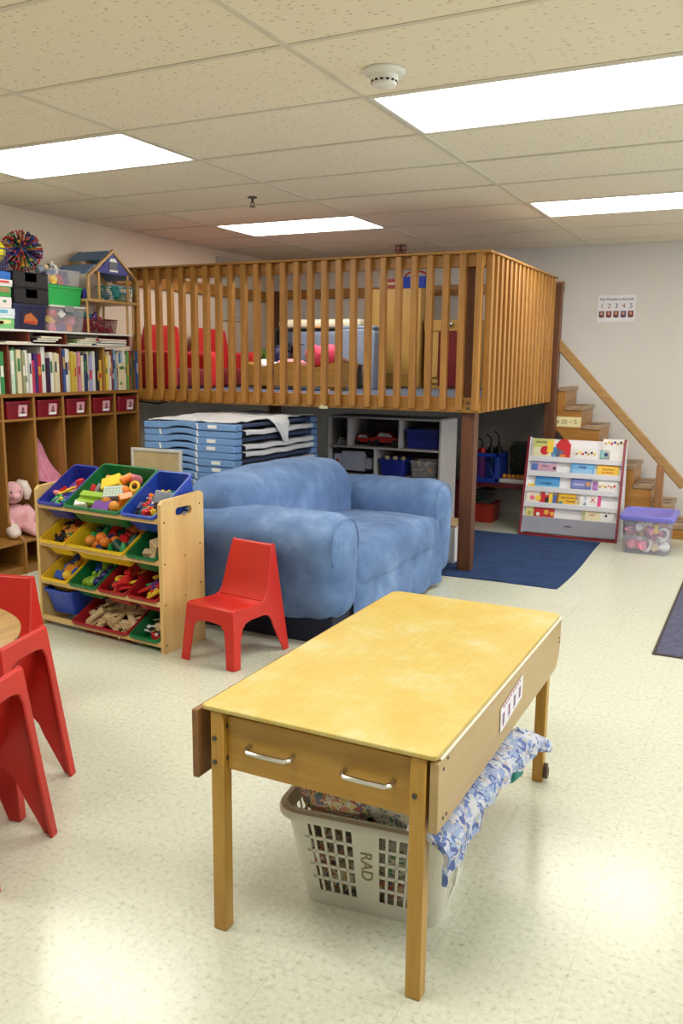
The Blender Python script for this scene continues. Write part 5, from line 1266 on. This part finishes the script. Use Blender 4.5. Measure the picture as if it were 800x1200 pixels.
m = MB(); m.box(-.09, -.024, .02, .24, -.0005, .495, .004); obj('oven_door', m, plain('maroon_panel', (112, 16, 28), .35), t)
m = MB(); m.box(-.225, -.018, .1, -.095, -.0005, .495, .003); obj('side_door', m, CBz, t)

# ------------------------------------------------------------------ under the loft
GRW = plain('grey_white_laminate', (196, 188, 182), .5, var=.04)
t = thing('cube_shelf', 'grey white cube shelf full of toys standing under the loft', 'shelf', (-2.735, 6.2, 0))
W2 = .495
def pnl(nm, *a): m = MB(); m.box(*a, .002); return obj(nm, m, GRW, t)
for x in (-W2, W2-.018): pnl('side_panel', x, 0, 0, x+.018, .37, .955)
for z in (.945, .705, .475, .08): pnl('shelf_board', -W2+.0185, .002, z, W2-.0185, .366, z+.016)
for x, z0, z1 in ((-.315, .7215, .9445), (.135, .7215, .9445), (-.075, .4915, .7045), (.0, .0965, .4745)): pnl('divider', x, .004, z0, x+.016, .366, z1)
m = MB(); m.box(-W2+.0185, .366, 0, W2-.0185, .37, .955); obj('back_panel', m, plain('shelf_back', (96, 80, 74), .7), t)
sx0 = -2.735
def car(label, x, y, z, c, s=1.0):
    t = thing('toy_car', label, 'toy car', (x, y, z))
    m = MB(); pts = [(-.13, .03), (.13, .03), (.135, .06), (.07, .075), (.03, .115), (-.06, .118), (-.09, .078), (-.132, .07)]
    m.prism([(a*s, b*s) for a, b in pts], -.05*s, .05*s, 'y'); bevel(obj('car_body', m, c, t), .006, 2)
    m = MB(); m.prism([(.025*s, .082*s), (.06*s, .08*s), (.03*s, .108*s), (-.05*s, .11*s), (-.07*s, .082*s)], -.052*s, .052*s, 'y'); obj('windows', m, plain('car_window', (226, 226, 230), .2), t)
    for xx in (-.08, .08):
        for yy in (-.046, .046): m = MB(); m.cyl((xx*s, (yy-.012)*s, .03*s), (xx*s, (yy+.012)*s, .03*s), .03*s, n=16); obj('wheel', m, BLK, t)
car('red toy car in the middle of the top shelf under the loft', sx0+.0, 6.32, .722, RED, 1.0); car('small red toy car at the left of the bigger one on the shelf', sx0-.22, 6.36, .722, RED, .75)
loose('toy_figure', 'grey', sx0-.4, 6.3, .76, (0, 0, 0), 'grey peg figure in the top left space of the shelf under the loft', 1.1); loose('toy_cone', 'white', sx0-.43, 6.33, .752, (0, 0, 0), 'white cone toy in the top left space of the shelf under the loft', 1.0); loose('toy_block', 'grey', sx0-.37, 6.27, .742, (0, 0, 1), 'grey block in the top left space of the shelf under the loft', 1.0)
open_tub('dark blue bin in the top right space of the shelf under the loft', 'storage_bin', 'bin', sx0+.46, 6.36, .722, .145, .1, .15, PC['navy'])
open_tub('dark blue bin in the lower row of the shelf under the loft', 'storage_bin', 'bin', sx0+.18, 6.33, .492, .11, .1, .135, PC['navy'])
open_tub('clear bin of small toys in the lower row of the shelf', 'storage_bin', 'bin', sx0+.455, 6.33, .492, .115, .1, .135, CLR)
for k in range(10):
    c = ['tan', 'grey', 'white', 'amber', 'black'][k % 5]; loose(['toy_stick', 'toy_block'][k % 2], c, sx0+.26+.04*(k % 5), 6.30+.03*(k % 3), .55+.05*(k//5), (k, k*.4, k*2), '%s %s in the clear bin under the loft' % (c, CNAME[['toy_stick', 'toy_block'][k % 2]]), .8)
for k in range(5): loose('toy_ball', ['tan', 'navy'][k % 2], sx0-.0+.035*k, 6.31+.02*(k % 2), .63, (0, 0, k), '%s ball in the lower dark blue bin of the shelf' % ['tan', 'navy'][k % 2], .8)
t = thing('toy_vehicle', 'pale lilac toy vehicle lying on its side on the shelf under the loft', 'toy', (sx0-.29, 6.27, .492))
m = MB(); m.box(-.1, -.012, .02, .12, .03, .18, .006); m.box(-.17, -.008, .045, -.1005, .025, .155, .006); m.box(.1205, -.008, .04, .175, .025, .13, .006); obj('chassis', m, plain('lilac_plastic', (206, 210, 232), .4), t)
for x in (-.14, .145):
    for z in (.022, .175): m = MB(); m.M = Tm(x, .01, z); m.cyl((-.03, 0, 0), (.03, 0, 0), .022, n=14); obj('wheel', m, BLK, t)
m = MB(); m.cyl((-.135, -.0085, .1), (-.135, -.011, .1), .012, n=10); obj('red_hub', m, RED, t)
t = thing('low_cabinet', 'white low cabinet end beside the loft post, behind the sofa arm', 'cabinet', (-2.13, 5.53, 0))
m = MB(); m.box(-.3, 0, 0.02, .255, .28, .27, .004); m.box(-.28, .02, 0, .235, .26, .0195); obj('carcass', m, WHITE, t)
m = MB(); m.box(-.305, -.005, .2705, .26, .285, .285, .003); obj('top', m, wood('tan_top', (200, 170, 130), (170, 140, 100), 'x'), t)
# red bench, tub, crate
RB = plain('dark_red_paint', (96, 20, 24), .5)
t = thing('red_bench', 'dark red low bench under the loft carrying a blue crate', 'bench', (-2.15, 7.30, 0))
m = MB(); m.box(-.30, -.19, .335, .36, .19, .37, .004); obj('bench_top', m, RB, t)
for x in (-.28, .31):
    for y in (-.17, .14): m = MB(); m.box(x, y, 0, x+.03, y+.03, .3345, .002); obj('leg', m, RB, t)
t = thing('milk_crate', 'blue square plastic crate on the red bench under the loft', 'crate', (-2.205, 7.285, .3705))
CRB = PC['blue']
m = MB(); hx, h = .155, .255
m.box(-hx, -hx, 0, hx, hx, .008)
for zz in (0.008, .225): 
    for a in ((-hx, -hx, hx, -hx+.012), (-hx, hx-.012, hx, hx), (-hx, -hx+.0121, -hx+.012, hx-.0121), (hx-.012, -hx+.0121, hx, hx-.0121)): m.box(a[0], a[1], zz, a[2], a[3], zz+.03, .002)
for sx in (-1, 1):
    for sy in (-1, 1): m.box(sx*hx, sy*hx, .0085, sx*(hx-.03), sy*(hx-.012), h-.001, .002); m.box(sx*hx, sy*(hx-.0125), .0085, sx*(hx-.012), sy*(hx-.03), h-.001, .002)
n = 6
for k in range(-n, n):
    for sgn in (-1, 1):
        x0 = k*.036; x1 = x0+sgn*.19; 
        pa = [(max(-.125, min(.125, x0+(x1-x0)*q)), .038+.187*q) for q in (0, .25, .5, .75, 1)]
        pa = [p for i_, p in enumerate(pa) if i_ == 0 or p[0] != pa[i_-1][0]]
        if len(pa) > 1:
            m.tube([(p[0], -hx+.006, p[1]) for p in pa], .003, 5); m.tube([(hx-.006, p[0], p[1]) for p in pa], .003, 5)
m.box(-hx+.012, hx-.0115, .038, hx-.012, hx-.008, .225); obj('crate_body', m, CRB, t)
for k, (x, c, h) in enumerate(((-2.13, 'red', .09), (-2.05, 'red', .085), (-1.97, 'black', .11), (-1.90, 'black', .13))):
    t = thing('play_bottle', ['red play bottle with a dark spout standing in the blue crate, at the left', 'red play bottle with a dark spout in the middle of the blue crate', 'short black play bottle standing in the blue crate', 'tall black play bottle at the right of the blue crate'][k], 'bottle', (x-.19, 7.27, .38))
    m = MB(); m.lathe([(.0001, 0), (.035, 0), (.036, .24), (.03, .24+h*.45), (.0001, .24+h*.46)], n=16); obj('bottle_body', m, tm(c), t)
    m = MB(); m.cyl((0, 0, .24+h*.45), (0, 0, .24+h*1.1), .011, .008, n=10); m.tube([(0, 0, .24+h*1.1), (-.02, 0, .24+h*1.3), (-.045, 0, .24+h*1.45)], .007, 6); obj('spout', m, BLK, t)
t = thing('egg_tray', 'white tray of brown play food on the right end of the red bench', 'tray', (-1.94, 7.24, .3705))
m = MB(); m.box(-.12, -.06, 0, .12, .06, .035, .006); obj('tray', m, WHITE, t)
for k in range(5): loose('toy_ball', 'amber', -2.02+.04*k, 7.23, .427, (0, 0, k), 'brown play food ball on the white tray under the loft', .75)
loose('toy_plank', 'dark green', -1.97, 7.36, .57, (0, 1.5, .3), 'dark green plank leaning behind the white tray under the loft', 1.9)
m = MB(); m.soft(-.1, -.07, 0, .1, .07, .34, .05, 12, lump(14, .03, 8)); tag(obj('dark_bag', m, fabric('dark_green_cloth', (44, 44, 40)), None, Tm(-1.90, 7.39, .372), angle=80), 'dark cloth bag at the right end of the red bench', 'bag')
REDT = plain('red_orange_tub', (168, 40, 26), .4)
open_tub('red orange tub of dishes on the floor under the red bench', 'storage_tub', 'tub', -2.10, 7.33, .001, .2, .13, .17, REDT)
for k in range(9):
    m = MB(); m.lathe([(.0001, 0), (.04, 0), (.075, .014), (.077, .017), (.04, .006), (.0001, .006)], n=20)
    c = ['dark green', 'teal', 'grey'][k % 3]
    o = tag(obj('play_plate', m, plain('plate_%s' % c.replace(' ', '_'), {'dark green': (60, 90, 76), 'teal': (90, 130, 120), 'grey': (130, 134, 130)}[c], .4), None, Tm(-2.27+.05*(k % 3)-.02, 7.30+.03*(k % 2), .13+.018*k) @ Rm(.12*(k % 3-1), 4, 'X')), '%s play plate piled in the red orange tub' % c, 'plate', '%s play plates in the tub' % c)
# ------------------------------------------------------------------ mats
def rug_mat(name, a, b_, sc):
    return fabric(name, a, b_, sc, .97, 160, .5)
m = MB(); m.sheet(lambda u, v: (-3.5+2.405*u+.012*math.sin(v*5)*u, 5.215+1.60*v+.012*math.sin(u*9)*(1-v)+.01*u, .0052+.006*max(0, math.sin(u*30+2))*(1 if v == 0 else 0)), 60, 20, .005)
tag(obj('blue_rug', m, rug_mat('blue_rug_pile', (36, 66, 112), (24, 46, 86), 9), angle=80), 'blue rug reaching out from under the loft', 'rug')
m = MB(); m.box(-.412, 4.235, 0, .5, 6.6, .008, .003); m.mi = 1
t = thing('grey_mat', 'dark grey blue mat at the right edge of the floor', 'mat', (0, 0, 0))
m = MB(); m.box(-.398, 4.249, 0.0002, .5, 6.6, .009, .002); obj('pile', m, rug_mat('grey_mat_pile', (98, 98, 122), (70, 70, 92), 40), t)
m = MB(); m.box(-.412, 4.235, 0, .5, 4.2485, .007, .002); m.box(-.412, 4.249, 0, -.3985, 6.6, .007, .002); obj('rubber_edge', m, plain('dark_rubber', (66, 58, 54), .6), t)

m = MB(); m.sheet(lambda u, v: (-2.30+.09*u, 1.93+.07*v+.01*u, .004+.012*math.sin(u*3)*math.sin(v*3)), 6, 6, .002)
tag(obj('paper_scrap', m, plain('lilac_paper', (196, 186, 216), .7), angle=80), 'lilac paper scrap on the floor under the red chairs at the left edge', 'paper')
# ------------------------------------------------------------------ book display rack
WL = plain('white_laminate', (236, 234, 238), .45, var=.03); BUR = plain('burgundy_edge', (128, 24, 40), .45); GRL = plain('grey_laminate', (176, 176, 190), .5, var=.04)
DM = Tm(-1.775, 6.85, 0) @ Rm(math.radians(1.2), 4, 'Z')
dr_ = thing('book_display_rack', 'white tiered book display rack with burgundy edges beside the stairs', 'book rack', M=DM)
DWd, DH, DD = .785, .785, .34
BOT, TOPY = .0, .215     # front face leans from y=0 at the foot to y=TOPY at the top
for k, x in enumerate((0, DWd-.018)):
    m = MB(); pr = [(0, 0), (DD, 0), (DD, .1), (TOPY+.05, DH), (TOPY, DH+.012), (TOPY-.018, DH)]
    m.prism(pr, x, x+.018, 'x'); sp = obj('side_panel', m, WL, dr_)
    m = MB(); m.prism([(-.005, 0), (0-.0005, 0), (TOPY-.0185, DH), (TOPY, DH+.0125), (TOPY-.003, DH+.017), (TOPY-.023, DH+.002)], x-.001, x+.019, 'x'); obj('edge_band', m, BUR, sp)
m = MB(); m.box(0, -.006, 0, DWd, -.0002, .022, .002); obj('kick_band', m, BUR, dr_)
yt = lambda z: (TOPY-.018)*z/DH
m = MB(); m.box(.0185, yt(.1)+.004, .023, DWd-.0185, yt(.1)+.02, .155, .002); fp = obj('front_panel', m, GRL, dr_)
m = MB(); y_ = yt(.1)+.0035
m.prism([(.36, .085), (.366, .098), (.375, .096), (.385, .1), (.40, .1), (.41, .096), (.419, .098), (.425, .085), (.412, .089), (.373, .089)], y_-.001, y_, 'y'); obj('maker_mark', m, plain('brown_mark', (84, 66, 60), .6), fp)
TZS = [.155, .28, .405, .53, .65]        # tier lip heights
for k, z in enumerate(TZS):
    y0 = yt(z)+.006; z2 = z+.20 if k < 4 else DH
    m = MB(); m.loft([[(.0185, y0+.028, z-.03), (DWd-.0185, y0+.028, z-.03), (DWd-.0185, y0+.034, z-.03), (.0185, y0+.034, z-.03)], [(.0185, y0+.028+.075, z2-.01), (DWd-.0185, y0+.028+.075, z2-.01), (DWd-.0185, y0+.034+.075, z2-.01), (.0185, y0+.034+.075, z2-.01)]]); obj('sloping_back', m, WL, dr_)
    if k:
        m = MB(); m.box(.0185, y0-.003, z-.052, DWd-.0185, y0+.003, z-.010, .001); obj('shelf_lip', m, WL, dr_)
m = MB(); m.box(.0185, DD-.03, .0, DWd-.0185, DD-.02, .1); obj('rear_rail', m, WL, dr_)
def face_book(label, k, x, w_, h, base, art, txt=None):
    z = TZS[k]; y0 = yt(z)+.006
    M = DM @ Tm(x, y0+.019-(0.004), z-.028) @ Rm(-.30, 4, 'X')
    t = bpy.data.objects.new('board_book', None); COL.objects.link(t); t.matrix_local = M; t.empty_display_size = .02
    tag(t, label, 'book')
    m = MB(); m.box(-w_/2, -.004, 0, w_/2, 0, h, .001); obj('cover', m, plain('bk_%d_%d_%d' % base, base, .45), t)
    m = MB(); m.box(-w_/2+.002, .0002, .002, w_/2-.002, .006, h-.002); obj('pages', m, MATS['page_paper'], t)
    if art:
        m = MB(); mats = []
        for i, a in enumerate(art):
            m.mi = i; mats.append(plain('bk_%d_%d_%d' % a[-1], a[-1], .45))
            if a[0] == 'r': m.box(-w_/2+w_*a[1], -.0055-.0004*i, h*a[3], -w_/2+w_*a[2], -.0041, h*a[4])
            else: m.M = Tm(-w_/2+w_*a[1], -.0041, h*a[2]) @ Rm(PI/2, 4, 'X'); m.lathe([(.0001, 0), (w_*a[3], 0), (w_*a[3], .0012+.0004*i), (.0001, .0013+.0004*i)], n=22); m.M = Matrix()
        obj('cover_picture', m, mats, t)
    if txt:
        for (s, sz, xx, zz, c) in txt: text('title', s, sz, plain('bk_%d_%d_%d' % c, c, .5), t, Tm(-w_/2+w_*xx, -.0065, h*zz) @ face)
    return t
W_, RD, YL_, BL, GN, PK_, NV, CRM, TN, BK = (236, 234, 230), (206, 36, 44), (246, 206, 70), (70, 130, 196), (110, 170, 90), (226, 70, 140), (44, 60, 120), (232, 224, 186), (196, 150, 100), (40, 36, 40)
dots = [('c', .12+.11*q, .55+.12*(q % 3), .05, c) for q, c in enumerate((TN, YL_, RD, NV, TN, YL_, BK))]
face_book('yellow green board book at the left of the top display tier', 4, .125, .17, .165, CRM, [('r', .0, 1, .55, .98, (206, 206, 120)), ('c', .6, .40, .22, RD), ('r', .7, 1, .3, .9, YL_)], [('stories', .032, .4, .82, BK)])
face_book('red dome-shaped board book on the top display tier', 4, .29, .12, .13, RD, [('c', .5, .92, .42, RD), ('r', .3, .7, .05, .3, (236, 120, 60))])
face_book('pale blue board book half hidden behind the red dome-shaped book', 4, .245, .10, .10, (120, 170, 206), [('r', .1, .4, .4, .9, BL)])
face_book('white board book with a row of little faces on the top display tier', 4, .475, .18, .095, W_, [('c', .1+.13*q, .55+.12*(q % 2), .055, c) for q, c in enumerate((TN, YL_, RD, NV, TN, BK, YL_))])
face_book('small teal board book at the right of the top display tier', 4, .625, .075, .095, (90, 170, 176), [('c', .6, .6, .2, NV), ('r', .1, .4, .3, .9, (150, 206, 200))])
face_book('white board book with faces standing behind at the upper right corner', 4, .69, .18, .185, W_, [('c', .12+.13*q, .80+.06*(q % 2), .055, c) for q, c in enumerate((TN, YL_, RD, NV, TN, BK, YL_))])
face_book('lilac and pink board book at the left of the second display tier', 3, .15, .21, .11, (190, 176, 206), [('r', .25, .98, .2, .7, (206, 160, 180)), ('r', .0, .25, .2, .7, (90, 120, 190)), ('c', .9, .4, .06, BK)], [('lilacs', .03, .55, .55, NV)])
face_book('light blue board book in the middle of the second display tier', 3, .46, .19, .10, (110, 176, 226), [('r', .1, .9, .1, .5, (150, 200, 236))], [('wings', .028, .5, .7, NV)])
face_book('yellow board book with red words on the second display tier', 3, .66, .17, .095, YL_, [('r', .0, 1, .9, 1, (226, 150, 60))], [('rhymes', .032, .5, .65, (180, 70, 30)), ('to share', .028, .5, .38, RD)])
face_book('blue sky board book at the left of the third display tier', 2, .19, .20, .105, (80, 160, 216), [('r', 0, 1, .75, 1, (50, 130, 200)), ('r', 0, 1, .0, .25, (140, 200, 230))], [('at night', .03, .45, .45, NV)])
face_book('violet blue board book in the middle of the third display tier', 2, .46, .16, .11, (96, 110, 176), [('c', .85, .55, .13, TN), ('r', .05, .7, .2, .8, (120, 130, 196))], [('moon', .035, .4, .5, W_)])
face_book('small purple board book on the third display tier', 2, .575, .045, .085, (156, 90, 170), [('r', .2, .8, .3, .7, (190, 130, 200))])
face_book('white board book with pink straws at the right of the third display tier', 2, .67, .16, .105, W_, [('c', .12+.14*q, .45+.1*(q % 2), .06, c) for q, c in enumerate((TN, YL_, TN, (226, 150, 170), TN, RD))])
face_book('colourful alphabet book at the far left of the fourth display tier', 1, .09, .12, .165, (236, 226, 206), [('r', 0, .5, .6, 1, YL_), ('r', .5, 1, .7, 1, (130, 150, 190)), ('c', .3, .7, .15, (226, 150, 40)), ('c', .4, .3, .16, (236, 110, 140)), ('c', .8, .3, .2, YL_)])
face_book('red picture book with a yellow side band on the fourth display tier', 1, .19, .11, .17, RD, [('c', .55, .55, .14, W_), ('r', .45, .75, .05, .35, BK), ('r', .72, 1, 0, 1, YL_)])
face_book('narrow blue book beside the red picture book on the fourth tier', 1, .262, .03, .165, (70, 100, 180), [('r', .2, .8, .5, .9, TN)])
face_book('golden yellow board book in the middle of the fourth display tier', 1, .37, .19, .105, (240, 190, 50), [('r', .0, .1, 0, 1, (150, 100, 40)), ('c', .2, .2, .08, (60, 140, 150))], [('and sunshine', .026, .55, .66, (130, 70, 30)), ('friends', .026, .62, .38, (150, 60, 30))])
face_book('tall white book with big coloured letters on the fourth display tier', 1, .53, .20, .205, W_, [('r', .86, 1, 0, 1, PK_)], [('S', .055, .12, .18, YL_), ('A', .05, .38, .12, BL), ('T', .045, .38, .34, BL), ('X', .06, .68, .3, RD)])
face_book('red picture book with yellow circles on the lowest display tier', 0, .185, .17, .10, (196, 30, 34), [('c', .22, .45, .09, W_), ('c', .62, .65, .12, (226, 170, 60)), ('c', .9, .55, .1, (226, 170, 60))])
face_book('yellow edged picture book at the left of the lowest display tier', 0, .075, .08, .10, (214, 200, 130), [('c', .4, .5, .2, (170, 170, 80))])
face_book('cream picture book with pink writing on the lowest display tier', 0, .565, .14, .15, CRM, [('r', 0, .16, 0, 1, (200, 190, 140)), ('c', .1, .5, .06, GN)], [('hey baby', .024, .55, .72, (226, 100, 130)), ('small', .026, .55, .5, (226, 100, 130))])
face_book('white picture book with small black animals on the lowest display tier', 0, .685, .11, .145, W_, [('c', .3, .75, .09, BK), ('c', .65, .72, .08, (120, 120, 120)), ('c', .45, .5, .09, BK)])

# ------------------------------------------------------------------ clear tote with purple lid
TM_ = Tm(-.745, 6.75, 0) @ Rm(math.radians(1.5), 4, 'Z') @ Matrix.Diagonal((1, 1, 1.1, 1))
tt = thing('storage_tote', 'clear plastic tote with a purple lid on the floor beside the stairs', 'storage tote', M=TM_)
TCL = clear('frosted_tote', (214, 214, 236), .17, .3)
m = MB(); m.loft([rr_ring(.155, .19, .03, 0), rr_ring(.165, .205, .03, .2), rr_ring(.178, .22, .03, .205), rr_ring(.178, .22, .03, .245), rr_ring(.174, .216, .028, .245), rr_ring(.161, .201, .028, .2), rr_ring(.151, .186, .028, .004)]); obj('tub', m, TCL, tt)
PUR = plain('purple_lid', (122, 118, 212), .4, var=.05)
m = MB(); m.loft([rr_ring(.19, .235, .035, .232), rr_ring(.198, .243, .035, .246), rr_ring(.196, .241, .035, .262), rr_ring(.16, .205, .03, .267), rr_ring(.155, .2, .03, .262)]); obj('lid', m, PUR, tt)
m = MB(); m.box(-.045, -.2255, .2, .045, -.2205, .228, .002); obj('grip', m, TCL, tt)
rn = random.Random(17)
TT = [('toy_ball', 'pink', 1.8), ('toy_cylinder', 'pink', 1.9), ('toy_ring', 'white', 2.2), ('toy_block', 'tan', 1.5), ('toy_cone', 'white', 1.6), ('toy_cone', 'grey', 1.7), ('large_block', 'white', 1.0), ('toy_ball', 'grey', 1.5), ('toy_stick', 'pink', 1.5), ('toy_cylinder', 'white', 1.4), ('toy_figure', 'pink', 1.8), ('toy_block', 'yellow', 1.3)]
SEEN = {}
for k in range(24):
    kd, c, s = TT[k % 12]; p = TM_ @ Vector((-.105+.052*(k % 5)+rn.uniform(-.01, .01), -.145+.075*((k//5) % 4), .05+.06*(k//10)+rn.uniform(0, .01)))
    loose(kd, c, p.x, p.y, p.z, (rn.random()*2, rn.random()*2, rn.random()*6), '%s %s in the clear tote with the purple lid' % (c, CNAME[kd]), s*.85)

# ------------------------------------------------------------------ light
WD = bpy.data.worlds.new('daylight'); SC.world = WD; WD.use_nodes = True
bgn = WD.node_tree.nodes['Background']; bgn.inputs['Color'].default_value = (.82, .90, 1.0, 1); bgn.inputs['Strength'].default_value = .15
def area(name, loc, target, sx, sy, power, col):
    l = bpy.data.lights.new(name, 'AREA'); l.shape = 'RECTANGLE'; l.size = sx; l.size_y = sy; l.energy = power; l.color = col
    o = bpy.data.objects.new(name, l); COL.objects.link(o); o.location = loc
    o.rotation_euler = (Vector(target)-Vector(loc)).to_track_quat('-Z', 'Y').to_euler(); return o
for k, (i, j) in enumerate(((-2, -3), (0, -3), (2, -3), (2, 1), (2, 5))):
    x, y = GX+1.22*i+.61, GY+.61*j+.305
    area('ceiling_fluorescent', (x, y, H-.01), (x, y, 0), 1.16, .55, 24 if j < 0 else 20, (1, .97, .9))
area('side_window_daylight', (XR-.05, 4.6, 1.35), (-2, 4.4, .8), 3.4, 1.3, 74, (.84, .91, 1))
